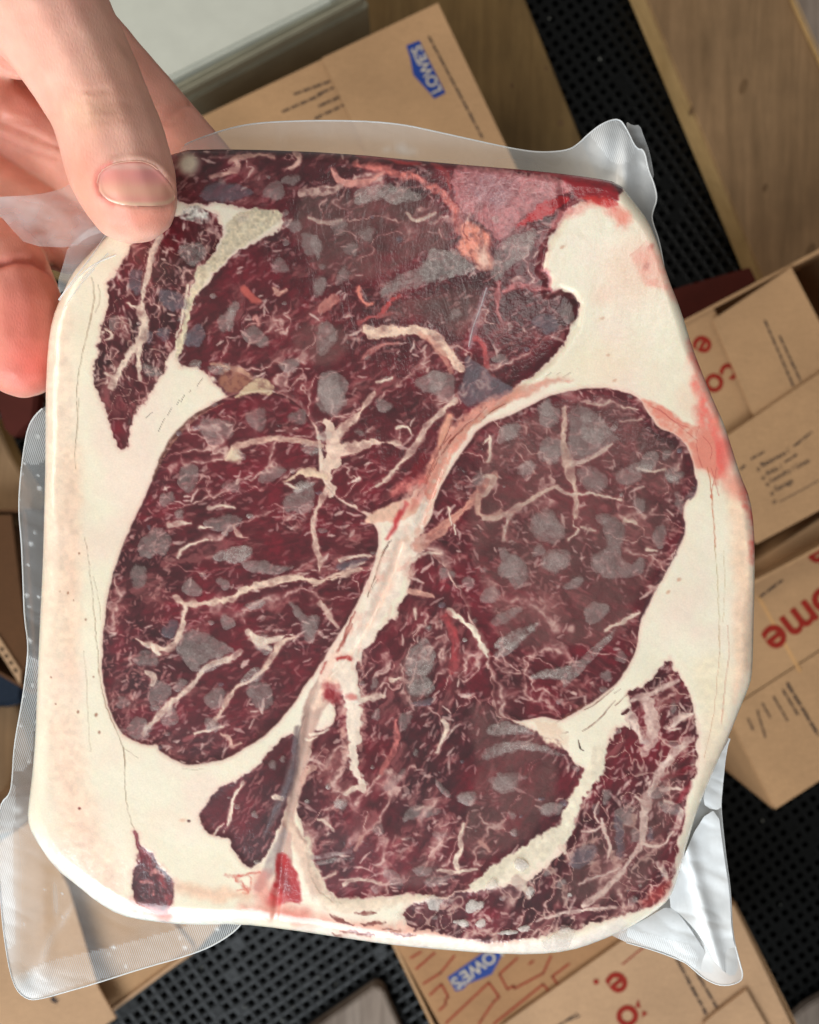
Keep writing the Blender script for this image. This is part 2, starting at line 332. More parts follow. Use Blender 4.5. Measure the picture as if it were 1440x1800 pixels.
    def strokes(n, region, lmin, lmax, wmin, wmax, ang, spread, alpha, c=FATM):
        ys, xs = np.nonzero(region & (cl > rs.uniform(-.35, .05)))
        pick = rs.randint(0, len(ys), n)
        for p in pick:
            x0, y0 = u[xs[p]], v[ys[p]]
            th = math.radians((ang(x0, y0) if callable(ang) else ang) + rs.randn() * spread)
            L = rs.uniform(lmin, lmax) * (1.6 if rs.rand() < .12 else 1); bend = rs.uniform(-.3, .3); w = rs.uniform(wmin, wmax) * (1.5 if rs.rand() < .15 else 1)
            cx, sy = math.cos(th), math.sin(th)
            P = [(x0 - cx * L / 2, y0 - sy * L / 2), (x0 - sy * L * bend * .3, y0 + cx * L * bend * .3), (x0 + cx * L / 2, y0 + sy * L / 2)]
            m = w + 4
            P = np.asarray(P); i0 = max(int((P[:, 1].min() - m - v[0]) / G), 0); i1 = int((P[:, 1].max() + m - v[0]) / G) + 2
            j0 = max(int((P[:, 0].min() - m - u[0]) / G), 0); j1 = int((P[:, 0].max() + m - u[0]) / G) + 2
            sl = (slice(i0, min(i1, H)), slice(j0, min(j1, W)))
            x = U[sl] + wx2[sl] * 1.3; y = V[sl] + wy2[sl] * 1.3
            if x.size == 0: continue
            best = np.full(x.shape, 1e9)
            for i in range(2):
                ax, ay = P[i]; ex, ey = P[i + 1] - P[i]; q = ex * ex + ey * ey + 1e-9
                t = np.clip(((x - ax) * ex + (y - ay) * ey) / q, 0, 1)
                ww = w / 2 * (((.45 + .55 * t) if i == 0 else (1 - t)) * .8 + .2)
                best = np.minimum(best, np.hypot(x - ax - t * ex, y - ay - t * ey) - ww)
            a = (1 - sstep(-1.2, 2.3, best)) * alpha * rs.uniform(.3, 1) * lean[sl]
            img[sl] += (c - img[sl]) * a[..., None]
    inmus = lambda *ks: np.isin(midx, ks)
    FM2, FM3 = col(196,140,132), col(236,208,194)
    strokes(400, inmus(1), 6, 18, 2.2, 5.2, -30, 24, .48, FM2); strokes(170, inmus(1), 6, 18, 1.4, 3.4, -30, 26, .85, FM3)
    strokes(460, inmus(2), 6, 17, 2.2, 5.0, lambda x, y: -16 - (y - 1000) * .05, 26, .46, FM2); strokes(170, inmus(2), 6, 17, 1.4, 3.2, lambda x, y: -14 - (y - 1000) * .05, 30, .85, FM3)
    strokes(420, inmus(2) & (U < 300), 3, 8, 1.2, 2.2, -60, 50, .75, FM2)
    strokes(420, inmus(5), 6, 17, 2.2, 5.2, 28, 45, .5, FM2); strokes(190, inmus(5), 6, 16, 1.4, 3.2, 25, 50, .75, FM3)
    strokes(420, inmus(6), 6, 18, 2.2, 5.0, lambda x, y: -20 if y > 1400 else -62, 28, .44, FM2); strokes(170, inmus(6), 6, 20, 1.4, 3.2, lambda x, y: -20 if y > 1400 else -62, 30, .85, FM3)
    strokes(170, inmus(0), 5, 13, 1.6, 4.0, 75, 35, .8, FM3); strokes(240, inmus(7), 5, 14, 1.6, 4.4, lambda x, y: -62 if y < 1500 else -15, 32, .8, FM3)
    strokes(70, inmus(3), 6, 16, 1.6, 3.6, -52, 16, .6, FM2); strokes(26, inmus(4), 5, 14, 1.4, 4, 50, 40, .5, FM2)
    strokes(420, lean, 8, 22, 5, 10, -30, 50, .35, DARK)
    for k, n_, ang in ((1, 400, -32), (2, 300, -24), (5, 320, 20), (6, 300, -50), (7, 240, -55), (0, 160, 70)):
        strokes(n_, inmus(k), 3, 12, 1.4, 4.4, ang, 40, .55, col(232,202,190))
    for k, ang in ((2, -60), (1, 40), (5, 120), (6, 30), (7, 60)):
        strokes(26, inmus(k), 10, 26, 3, 6, ang, 40, .8, FM3)
    # cell-like fat network in the two wedge muscles
    cells = fbm(U + wx * 10, V + wy * 10, 30, 41, 2); net = np.exp(-(cells / .045) ** 2)
    a = net * inmus(0) * .6 + net * inmus(7) * .75
    img += (col(208,174,158) - img) * np.clip(a, 0, 1)[..., None]
    for k, th, sc, dens in ((1, -.5, 60, .10), (2, -.25, 64, .08), (5, .5, 66, .04), (6, -1.0, 60, .0), (0, 1.2, 40, .15), (7, -1.1, 44, .15)):
        m = inmus(k); ca, sa = math.cos(th), math.sin(th); gx, gy = (U * ca + V * sa) * .6 + wx * 12, -U * sa + V * ca + wy * 12
        for q in range(2):
            f = fbm(gx + wx2 * 1.2, gy + wy2 * 1.2, sc / (1 + .8 * q), 140 + 10 * k + q, 2, .4); msk = sstep(-.05 - dens, .42, fbm(gx * .8, gy, sc * 1.1, 180 + 10 * k + q, 3))
            ww = .010 + .055 * msk ** 1.4; a = np.exp(-(f / ww) ** 2) * sstep(.10, .42, msk) * m
            img += (col(170,98,96) - img) * np.clip(np.exp(-(f / (ww * 2.4)) ** 2) * sstep(.05, .4, msk) * m * .4, 0, 1)[..., None]
            img += (col(230,198,184) - img) * np.clip(a * (.02 + .58 * msk + .5 * n_hi), 0, .75)[..., None]
    # --- seams of fat and tendon, traced
    F, FC, TP, GR = col(234,212,192), col(238,222,200), col(218,148,130), col(186,166,152)
    S = lambda k, t, w, c=F, **kw: line(CK(k, t), w, c, **{**dict(soft=1.6, jag=3, fine=2, lift=.06), **kw})
    # dry fat beside the thumb
    poly(CK(3,"890 385 960 350 1030 330 1150 365 1090 440 990 505 890 565 810 640 745 690 722 745 690 810 668 900 650 1000 612 1100 585 1108 622 980 652 850 692 740 692 650 745 608 820 550 850 450"), col(218,200,170), soft=3, jag=6, fine=4, nmod=.3, grain=.1)
    poly(CK(3,"625 370 690 330 760 335 790 400 720 410 650 400"), col(206,198,186), soft=3, jag=7, fine=4, nmod=.7, alpha=.9, grain=.3)
    blob(*C(3, [(665, 105)])[0], 26, 26, 0, col(226,214,190), 1, .35)
    S(3,"880 90 940 70 1050 60 1100 80", [8,10,5,4], col(215,165,150)); S(3,"1200 45 1230 80 1200 120 1150 150", [8,10,8,4], col(220,175,160)); S(3,"790 180 860 160 920 130 900 90", [5,8,9,8], col(220,172,156))
    S(3,"1240 260 1320 250 1400 240 1440 210", [14,20,18,10], col(196,160,148), nmod=.5, alpha=.8); S(3,"1270 380 1330 410 1400 410 1440 395", [4,5,6,4])
    # wedge, left
    S(1,"840 40 790 160 775 260 750 330 745 420 760 500 740 600 690 660 650 720 620 790 590 850", [14,12,9,8,10,18,16,14,17,9,5], col(225,202,183)); S(1,"735 610 730 700 738 800", [12,9,5], col(225,202,183)); S(1,"745 430 700 415 670 395", [6,5,3])
    S(1,"560 770 620 800", [5,3]); S(1,"560 540 600 570 560 600", [4,6,3]); S(1,"990 300 985 380 960 480 930 580", [5,4,4,3], FC)
    # star of seams between cap and left eye
    J = col(236,204,184)
    S(6,"70 250 100 320 110 380 110 430 80 480 75 560 95 620", [10,14,22,30,22,14,10], J); S(6,"100 400 160 410 220 390 330 360 440 380", [22,22,18,12,5], J); S(6,"110 350 160 290 220 240 260 180 320 110", [18,12,10,8,4], J)
    S(6,"30 340 80 330", [8,12], col(221,205,190)); S(5,"720 445 760 390 850 360 950 350 1050 355 1130 370 1200 380", [8,10,9,8,9,8,8], col(225,188,168)); blob(*C(5, [(755, 435)])[0], 17, 15, 0, col(226,206,176), .9, .4)
    S(5,"1220 540 1170 525 1100 515 1020 565", [12,16,14,5], col(230,199,171)); S(5,"1020 580 1080 600", [4,7])
    S(5,"1230 600 1180 680 1150 780 1160 860 1190 950 1190 1020", [10,7,8,10,8,4], col(221,188,170))
    S(6,"720 150 640 230 580 280 540 350 500 420 430 490 350 570 250 630", [8,9,9,9,9,8,6,3], col(225,195,177)); S(6,"180 575 230 555", [4,6], col(240,215,200)); S(6,"420 300 480 280 500 330", [6,6,3])
    S(6,"130 965 220 940 320 940", [6,8,3], col(225,197,180)); S(6,"0 1095 100 1045 200 1000 260 970", [4,6,7,4], col(223,190,171)); S(6,"330 60 400 40", [4,5])
    # left eye
    S(5,"450 1140 500 1190 600 1180 740 1160 800 1110 900 1085 1010 1060 1100 1050 1190 1080 1300 1040 1400 1010", [4,8,8,9,12,12,13,10,6,5,4], col(230,201,179)); S(5,"505 1190 495 1260 485 1330 460 1385 400 1420 350 1400 300 1390 260 1360", [9,9,10,9,9,10,8,4], col(227,200,180))
    S(5,"340 1400 370 1440", [10,7]); S(8,"780 280 700 330 620 345 560 410 520 470 440 530 400 560 370 610 320 650 290 690", [9,10,9,8,9,9,9,8,9,6], col(223,197,180)); S(8,"1060 195 980 235 950 300 910 360 850 410 760 460 720 520 690 570 640 640", [6,12,9,9,8,7,7,6,5], col(222,191,172)); S(8,"840 210 900 240 940 260", [8,12,5], F)
    S(8,"310 380 350 400 340 440", [5,9,6]); S(8,"440 520 420 580", [5,7]); S(5,"420 790 470 775 530 780", [5,7,4]); S(5,"470 950 500 890 570 870 640 860", [4,6,5,3]); S(5,"755 790 780 840 820 850", [4,8,4], col(215,174,159)); S(5,"580 800 640 800", [5,3]); S(5,"620 700 700 690 760 690", [3,4,3])
    S(8,"690 690 740 720 740 760 790 740", [5,7,5,3], col(215,174,158)); S(8,"560 690 640 670 700 650", [4,5,3]); S(5,"820 1330 880 1380 960 1370 1050 1330", [8,14,9,5], F); S(5,"1190 1180 1230 1240 1280 1300", [7,8,4], col(220,187,171))
    # cap
    S(4,"265 1090 330 1120 430 1100 520 1090 600 1120 660 1170 710 1240 745 1300", [14,24,18,20,20,18,18,12], col(238,204,180)); S(4,"540 1110 620 1170 680 1260 700 1310", [6,9,10,7], col(226,160,138), alpha=.55)
    S(4,"480 505 520 550 570 530 620 500", [3,7,7,4], F); S(4,"95 280 120 330 190 355 280 345 360 300", [6,14,12,12,8], col(218,150,138)); S(4,"230 250 330 275 430 315 520 330 600 365 680 430 725 510 735 600", [8,16,20,16,12,14,16,8], col(208,118,108), nmod=.5, alpha=.8, soft=4, jag=7); S(4,"220 205 330 210 420 240 540 250", [6,8,8,5], col(176,50,52), alpha=.8)
    S(4,"600 250 680 300 690 380", [4,8,6], col(170,60,60), alpha=.7)
    poly(CK(4,"735 560 800 535 870 590 900 650 905 720 892 790 840 770 805 745 735 700 752 620"), col(230,142,120), soft=6, jag=8, fine=3, nmod=.35, grain=.06); S(4,"770 560 765 610 790 640", 2.2, col(140,45,40), lift=0); poly(CK(4,"820 680 890 670 890 780 850 780"), col(236,198,178), soft=9, jag=8, nmod=.3)
    poly(CK(4,"705 290 740 250 860 250 1000 280 1100 300 1250 320 1345 380 1240 420 1100 490 1020 580 950 640 890 600 830 530 740 500 700 400"), col(184,112,114), soft=3, jag=9, fine=4, nmod=.3, alpha=.9, grain=.1)
    poly(CK(4,"760 300 900 290 1060 330 1000 420 900 500 820 440"), col(150,108,114), soft=14, jag=14, nmod=.6, alpha=.6)
    for _ in range(150):
        x, y = rs.uniform(720, 1320), 0; y = rs.uniform(270, 420) + max(0, 1000 - x) * rs.uniform(0, .55)
        th = rs.choice([-.25, .1, -.8, .7]) + rs.randn() * .3; L = rs.uniform(20, 80)
        line(C(4, [(x, y), (x + L * .5 * math.cos(th) + rs.randn() * 8, y + L * .5 * math.sin(th)), (x + L * math.cos(th), y + L * math.sin(th) + rs.randn() * 10)]), rs.uniform(.8, 1.8), col(214,160,160), soft=.8, jag=1, fine=2, alpha=.45)
    line(CK(4,"480 205 600 222 750 232 900 252 1000 268 1150 290 1300 305 1440 330"), [4,5,8,8,8,10,14,18], col(158,30,42), soft=3, jag=3, alpha=.85)
    line(CK(4,"500 190 600 205 700 222 850 240"), [5,8,6,4], col(226,160,150), soft=2, jag=3, alpha=.7, nmod=.6)
    poly(CK(11,"300 455 480 475 640 505 690 610 640 650 560 640 470 600 410 610 380 540 330 500"), col(150,20,34), soft=4, jag=5, nmod=.3, alpha=.95); poly(CK(11,"430 600 560 600 640 620 690 660 620 670 540 650 470 620"), col(206,52,48), soft=4, jag=6, nmod=.5, alpha=.8)
    poly(CK(11,"15 795 80 735 150 655 220 620 340 595 352 640 300 690 200 722 100 765"), col(184,8,28), soft=3, jag=5, fine=4); poly(CK(11,"200 640 340 600 340 640 260 680"), col(140,12,30), soft=4, alpha=.6)
    S(11,"260 780 300 720 380 680", [10,12,6], col(216,130,128), alpha=.7, soft=4); S(11,"180 1060 240 1060 235 1210 290 1190", [4,5,6,3], col(222,150,150), alpha=.7, soft=2)
    S(4,"1180 580 1150 680 1170 760 1130 850", [3,4,4,3], col(150,70,76), alpha=.6); S(4,"940 860 930 960 950 1040", [5,9,5], col(198,120,118), alpha=.8); S(4,"960 900 1040 860 1120 880 1200 890", [6,8,9,5], col(190,112,112), nmod=.5); S(4,"880 880 840 1000 800 1120 790 1190", [6,8,9,7], col(168,140,144), alpha=.7); S(4,"820 1140 870 1160 880 1280", [7,8,5], col(190,84,84)); S(4,"230 880 250 960 300 960", [10,14,6], col(214,128,112)); S(4,"340 1010 390 940 440 920", [8,8,4], col(190,72,72))
    S(4,"30 1000 60 960 90 930", [5,12,5], col(206,140,128)); S(4,"250 1240 300 1200 360 1170 430 1160", [5,8,6,4], col(196,126,118)); S(4,"230 1060 280 1030 400 1010", [6,8,4], col(170,80,80))
    poly(CK(3,"800 1180 870 1130 950 1180 1000 1200 940 1240 890 1270 845 1250"), col(160,104,84), soft=3, jag=5, nmod=.4); S(3,"780 1120 850 1140 930 1150 990 1190", [3,5,6,4], col(210,164,136)); poly(CK(5,"840 60 900 30 960 80 940 140 880 120 800 130 740 150 780 110"), col(214,184,152), soft=3, jag=5, fine=3, nmod=.5)
    poly(CK(3,"920 730 960 720 1000 780 1040 800 1000 820 960 790"), col(206,100,88), soft=3, jag=5, alpha=.8); S(3,"1000 900 1015 870 1020 930", [3,6,3], col(222,160,150)); S(3,"1100 740 1120 770 1160 750", [3,8,4], col(222,170,150)); S(3,"1350 830 1400 800", [14,16], col(200,130,118))
    # tendon between the steaks
    line([(1010,668),(960,674),(905,692),(860,714),(825,738),(795,766),(775,800),(757,850),(742,885),(728,915)], [1,9,20,26,30,34,32,30,34,44], TP, soft=4, jag=6, fine=3, nmod=.3, alpha=.9)
    line([(1000,664),(950,678),(905,694)], [2,12,14], col(228,178,156), soft=9, jag=8, alpha=.5); line(CK(6,"690 240 660 320 640 380"), [14,16,8], col(226,160,136), soft=4)
    line([(690,868),(715,850),(735,830),(748,800)], [12,20,18,8], col(120,14,28), soft=7, jag=8, alpha=.85); line(CK(6,"400 620 460 600 520 590 560 540"), [16,26,24,10], col(204,120,112), soft=8, jag=10, nmod=.4, alpha=.8)
    line([(738,880),(716,925),(708,955),(694,1000),(676,1040),(652,1085),(632,1120),(608,1158),(592,1190)], [36,54,56,48,48,46,42,46,50], col(244,224,206), soft=3, jag=8, fine=5, lift=.1)
    line([(716,925),(700,985),(672,1045),(640,1100)], [10,16,14,8], col(238,190,168), soft=9, jag=10, nmod=.5, alpha=.55)
    line(CK(6,"280 755 340 740 420 720 500 690"), [14,24,34,30], col(236,190,166), soft=3, jag=5); line(CK(6,"470 680 440 730 410 800 380 860"), [10,10,6,4], col(190,40,48), soft=4, jag=5, alpha=.85); line(CK(6,"560 560 540 640 500 700"), [16,18,10], col(196,96,88), soft=8, alpha=.6)
    for P in ("880 190 820 250 760 290 720 330 690 380 660 420", "700 330 640 400 610 480 570 560", "640 440 600 520 560 600 530 640", "760 300 700 350 650 430", "980 170 920 200 850 260", "700 270 680 330 640 400"): thin(CK(6, P), [1.2,2,1.4], col(120,50,40), .8)
    for P in ("400 860 370 910 340 960 320 1040 290 1110 280 1150", "390 870 350 930", "330 1060 300 1110"): thin(CK(6, P), [1.2,3,2.6,1.4], col(82,48,34), .85)
    for P in ("200 1290 160 1370 120 1440", "210 1230 170 1320 150 1400"): line(CK(6, P), [3,5,4], col(150,70,62), soft=1.6, alpha=.8)
    S(6,"530 885 600 840 660 800 720 745 780 690 835 640 870 580 920 530", [16,16,18,18,16,14,13,10], col(212,150,132)); thin(CK(6,"560 870 640 800 720 740 800 680"), 1.6, col(170,90,80), .6); S(6,"840 640 830 700 850 740 920 750 950 720", [8,9,7,9,5], col(220,176,156)); S(6,"880 460 900 400 890 340", [5,6,4], F)
    S(6,"540 935 590 930 650 930", [4,4,3], F); S(6,"690 1220 740 1250 800 1300 850 1380 880 1430", [5,9,11,9,5], FC); S(6,"490 1120 560 1130 610 1150", [8,10,3], col(220,170,150)); S(6,"700 790 690 700", [3,5], F); S(6,"720 830 715 780", [4,5])
    S(6,"480 1010 500 970 540 950", [6,8,5], F)
    cl2 = [(738,880),(716,925),(708,955),(694,1000),(676,1040),(652,1085),(632,1120),(608,1158),(592,1190),(615,1210),(622,1250),(620,1290),(623,1330)]; cw = [36,54,56,48,48,46,42,46,40,34,28,24,17]; bd = np.full((H, W), 1e9)
    for (ax, ay), (bx, by), w0, w1 in zip(cl2[:-1], cl2[1:], cw[:-1], cw[1:]):
        ex, ey = bx - ax, by - ay; t = np.clip(((U - ax) * ex + (V - ay) * ey) / (ex * ex + ey * ey), 0, 1); bd = np.minimum(bd, np.hypot(U - ax - t * ex, V - ay - t * ey) - (w0 + (w1 - w0) * t) / 2)
    keep_lean = lean; lean = np.ones_like(lean)
    strokes(90, (np.abs(bd - 4) < 5) & keep_lean, 8, 18, 4, 9, lambda x, y: -20 + 50 * math.sin(x * .05), 40, .5, col(226,180,166)); strokes(110, np.abs(bd + 4) < 9, 10, 24, 4, 9, 115, 25, .32, col(230,172,154))
    lean = keep_lean
    # right eye
    S(7,"415 330 410 400 400 520 420 600 440 680 465 760 470 840 460 930", [4,8,10,14,13,9,8,5], col(230,201,180)); S(7,"440 620 520 610 600 560 650 520", [8,7,7,4], col(225,201,185)); S(7,"0 895 80 900 150 850 240 800 320 750 375 730", [7,8,8,9,8,4], col(227,198,179)); S(7,"470 775 560 770 620 790 700 800", [5,5,5,4]); S(7,"100 1015 105 950 140 880", [4,5,5]); S(7,"460 930 490 960 430 1000", [4,6,4]); S(7,"490 940 560 955", [4,3])
    S(7,"620 1455 720 1410 790 1375", [8,9,5], F); S(7,"370 740 440 780 465 770", [4,5,4]); S(7,"0 520 40 480 30 560", [5,9,4]); S(7,"0 680 60 680 30 740 0 780", [5,10,7,4]); S(7,"720 900 770 920", [8,6]); S(7,"830 1050 880 1060", [8,5]); S(7,"780 640 850 660 920 650", [4,6,4]); S(7,"700 330 780 340", [2.5,2]); S(7,"690 400 800 395", [2.5,2]); S(7,"520 310 600 330 640 300", [3,4,2])
    blob(*C(7, [(440, 1455)])[0], 9, 8, 0, col(224,184,172), .9)
    # lower muscle
    line([(592,1190),(566,1215),(548,1250),(540,1290),(532,1330),(522,1380),(510,1430),(500,1480),(497,1530)], [46,42,30,24,22,20,18,26,34], col(196,160,146), soft=3, jag=3, nmod=.15)
    line([(600,1170),(580,1200),(556,1235)], [50,44,26], col(238,204,184), soft=6, jag=7); line([(605,1175),(615,1210),(622,1250),(620,1290),(623,1330),(631,1365),(641,1386)], [40,34,28,24,17,14,7], col(240,220,202), soft=3, jag=6, fine=4, lift=.08)
    poly(CK(9,"180 430 240 410 275 460 270 500 230 540 200 500"), col(150,40,48), soft=7, jag=10, fine=4, nmod=.4, alpha=.8); blob(*C(9, [(320, 490)])[0], 14, 8, 30, col(196,96,90), .7, 1); S(9,"260 300 310 290 330 300", [6,5,3], col(180,60,58)); S(9,"200 320 180 370", [5,3], col(170,70,66), alpha=.7)
    S(9,"370 500 420 490 480 480", [8,10,5], F); S(9,"300 960 340 925 390 930", [6,10,8], F); S(9,"110 830 160 830 100 850 80 920", [6,9,12,6], col(206,164,148)); thin(CK(8,"1110 600 1080 700 1060 800 1030 900"), [2,3,2], col(110,90,84), .7); line(CK(8,"1075 660 1065 800 1030 960 960 1090 900 1210"), [8,16,18,16,4], col(112,92,92), soft=4, alpha=.75); line(CK(8,"1010 1180 960 1290 920 1400 880 1470"), [10,18,20,16], col(170,150,144), soft=4, nmod=.3, alpha=.85)
    S(8,"1140 690 1190 690 1230 670", [7,5,3]); S(9,"110 690 160 680", [6,3])
    S(9,"100 1190 130 1330 170 1440 250 1510 400 1500 550 1480 720 1455", [22,24,32,30,22,15,6], col(234,212,188), soft=4); S(9,"880 1100 850 1180 870 1230 830 1290 850 1330", [5,7,7,12,5], F); S(9,"740 1330 850 1340 940 1320", [3,7,3]); S(9,"290 1400 320 1370 380 1375 470 1390", [7,6,5,3], F); S(9,"190 1370 250 1340", [3,4]); S(9,"210 1440 240 1430 235 1470", [3,4,2]); S(9,"770 600 800 630 760 700 740 760", [5,10,6,4], F); S(9,"345 1230 380 1170", [5,7], col(200,150,136)); S(9,"130 1270 240 1250 320 1245", [8,9,4], col(170,150,146), alpha=.7, nmod=.5)
    S(9,"810 75 880 110 940 190 985 290", [5,11,10,5], FC); S(9,"790 100 830 180 830 300 810 370", [14,20,16,10], col(176,66,70), soft=5, nmod=.4, alpha=.7); S(9,"545 600 550 700 520 780 470 850", [6,9,8,6], col(192,110,104), nmod=.3); S(9,"640 60 640 110", [4,3]); S(9,"520 400 570 390", [8,4], F); S(9,"160 1080 210 1100 240 1130", [3,4,3]); S(9,"960 1190 1000 1240", [8,7], col(200,148,136)); S(9,"640 1030 680 1020", [2,3]); S(9,"0 1100 60 1130 100 1200", [8,7,4], col(150,110,100), alpha=.7)
    line(CK(8,"1010 1100 1060 1200 1100 1290 1140 1400 1170 1480"), [6,14,20,24,26], col(226,194,172), soft=6, jag=6)
    # band of fat between lower muscle and right wedge
    line(CK(10,"560 640 540 700 505 760 452 850 415 930 392 1000 300 1060 230 1120 130 1180 40 1230 -40 1270"), [34,30,26,26,26,30,36,40,36,26,14], col(238,224,200), soft=3, jag=6, fine=3, lift=.1)
    S(2,"1170 140 1230 180 1245 225", [16,14,6], col(206,184,168)); S(10,"380 1080 400 1110", [8,5])
    FAT2 = col(230,204,190)
    for t, w in (("1000 560 960 590 900 640 860 700 830 770 800 830 790 870 780 920 780 1000 770 1060 740 1110 700 1170 650 1230 560 1310 490 1360", [9,11,12,12,10,12,16,14,12,13,8,7,9,12,9]), ("790 870 740 830", [8,4]), ("570 940 600 1020 620 1080 600 1130", [6,8,9,5]),
                 ("1010 430 960 440 930 480 900 500", [8,11,10,6]), ("720 370 800 335 880 300 950 270", [6,8,7,5]), ("800 370 820 450 830 520 780 620", [18,20,18,8]), ("700 420 740 480 770 560", [14,16,8]), ("910 510 960 500", [5,4]), ("990 800 930 790 870 800", [6,6,4]), ("880 850 920 870", [5,4]),
                 ("770 1060 830 1080 880 1060 920 1000", [7,6,5,4]), ("480 1000 520 1010 590 970", [3,4,3]), ("660 1180 560 1220 470 1260", [4,4,3]), ("850 1160 880 1200 900 1250", [7,6,4]), ("560 860 540 920 560 960", [3,4,3]), ("960 900 940 980", [8,8]), ("300 1420 400 1400 500 1380 640 1370", [4,6,7,4])):
        S(10, t, w, FAT2)
    line(CK(10,"1000 690 960 720 900 730 870 750"), [8,10,8,4], col(120,10,28), soft=4, alpha=.7); line(CK(10,"1010 770 980 810 940 860"), [8,12,6], col(130,12,30), soft=5, alpha=.7); line(CK(10,"900 1260 860 1300 780 1350"), [14,18,12], col(196,70,64), soft=8, jag=6, alpha=.55)
    for t in ("630 310 560 370 520 400 490 410", "640 365 590 430 540 480 480 515", "700 340 640 390", "350 475 420 430 500 380", "340 520 410 520", "300 480 350 520 390 560", "670 310 640 330"): thin(CK(10, t), [1.2,2.6,1.4], col(110,62,48), .8)
    line(CK(10,"465 555 470 590 490 610"), [1,3.6,1.2], col(62,36,26), soft=.8); line(CK(10,"675 430 700 410"), [5,7], col(78,22,28), soft=1); poly(CK(10,"230 470 300 465 370 500 410 560 400 600 330 580 260 530"), col(232,206,182), soft=5, jag=8, fine=4, nmod=.4)
    line(CK(8,"255 1200 285 1290 330 1370 400 1450 420 1540"), [2,7,9,12,14], col(150,62,66), soft=6, jag=10, fine=4, nmod=.6, alpha=.6); line(CK(8,"330 1400 370 1380 400 1420"), [5,8,5], col(214,150,140), soft=3, jag=6, nmod=.5, alpha=.8); line(CK(8,"280 1440 330 1430 350 1500"), [4,7,4], col(200,130,124), soft=3, jag=6, nmod=.5, alpha=.7); line(CK(8,"240 1540 320 1580 420 1600"), [14,22,20], col(226,150,140), soft=10, jag=10, alpha=.85)
    S(8,"800 940 760 1000 740 1050 735 1110 700 1190", [4,9,9,6,3], F); S(8,"700 1140 650 1200", [3,4], F); S(8,"960 1010 1000 1020", [9,6], F)
    # bottom left blood and spidery veins
    poly(CK(8,"965 1310 1010 1290 1055 1370 1090 1480 1105 1550 1040 1540 960 1560 930 1520 960 1440"), col(176,30,36), soft=4, jag=5, nmod=.3); poly(CK(8,"980 1330 1020 1400 1050 1500 1000 1500 975 1420"), col(118,14,22), soft=7, alpha=.6); blob(*C(8, [(960, 1540)])[0], 16, 13, 0, col(214,44,48), .85)
    for t in ("705 1408 760 1420 820 1415 880 1400", "760 1425 800 1440 830 1490 800 1500", "830 1420 850 1460 820 1500", "770 1470 830 1480"): line(CK(8, t), [1,3,5,4], col(196,84,70), soft=3, jag=7, fine=4, nmod=.6, alpha=.75)
    line(CK(8,"470 1470 560 1490 640 1510 740 1500 820 1510"), [16,20,18,22,20], col(236,188,158), soft=10, jag=8, alpha=.7); thin(CK(8,"560 1480 620 1510 700 1500 740 1480"), 1.4, col(230,200,180), .6)
    line(CK(8,"900 1420 900 1500 980 1590 1100 1600"), [26,34,26,24], col(222,120,104), soft=12, jag=8, alpha=.6)
    for t, w in (("230 305 280 330 345 360", 10), ("360 300 420 300 470 300", 8), ("390 355 450 360 520 350", 8), ("280 390 360 400 460 415", 8), ("540 400 600 410 660 420", 6), ("250 410 290 415", 5), ("500 380 590 390", 5)):
        line(CK(2, t), [2, w, 3], col(124,58,48), soft=2, jag=4, fine=3, nmod=.5, alpha=.9)
    blob(*C(2, [(360, 210)])[0], 30, 10, 0, col(200,60,60), 0.0)
    # outline distance
    so = poly_sdf(OUT, U, V)
    for _ in range(3):
        rel = (rel + np.roll(rel, 1, 0) + np.roll(rel, -1, 0) + np.roll(rel, 2, 0) + np.roll(rel, -2, 0)) / 5; rel = (rel + np.roll(rel, 1, 1) + np.roll(rel, -1, 1) + np.roll(rel, 2, 1) + np.roll(rel, -2, 1)) / 5
    rel += .05 * n_mid + .012 * n_hi + np.where(lean, .0, 1.) * (.09 * fbm(U, V, 110, 64, 2) + .012 * fbm(U, V, 24, 65, 2))
    img = np.clip(img * (1 + np.where(lean, .03, .012) * n_hi)[..., None], 0, 1)
    lin = np.where(img <= .04045, img / 12.92, ((img + .055) / 1.055) ** 2.4)
    return u, v, U, V, lin, rel, midx, so
# ------------------------------------------------------------------ END MEAT
# ------------------------------------------------------------------ MATERIALS
def mat_meat():
    k = NT('meat_under_film'); at = k.n('ShaderNodeAttribute', attribute_name='pigment'); v = k.coord()
    g = k.noise(v, 2600, 3); c = k.mix(1.0, at.outputs['Color'], k.ramp(g, [(.25, (.95,) * 3), (.75, (1.05,) * 3)]), 'MULTIPLY')
    k.l(c, k.bsdf.inputs['Base Color']); k.set(Roughness=.5, Coat_Weight=1.0, Coat_Roughness=.15, Coat_IOR=1.5, Specular_IOR_Level=.35)
    k.set(Subsurface_Weight=.24, Subsurface_Scale=.0014); k.bsdf.inputs['Subsurface Radius'].default_value = (1, .45, .3)
    w = k.noise(k.coord((1, .35, 1), (0, 0, R(30))), 230, 5, .6, .8); f = k.noise(v, 1500, 3)
    k.l(k.bump(k.math('ADD', w, k.math('MULTIPLY', f, .2)), .30, .0009), k.bsdf.inputs['Coat Normal']); k.l(k.bump(g, .08, .0003), k.bsdf.inputs['Normal'])
    return k.m
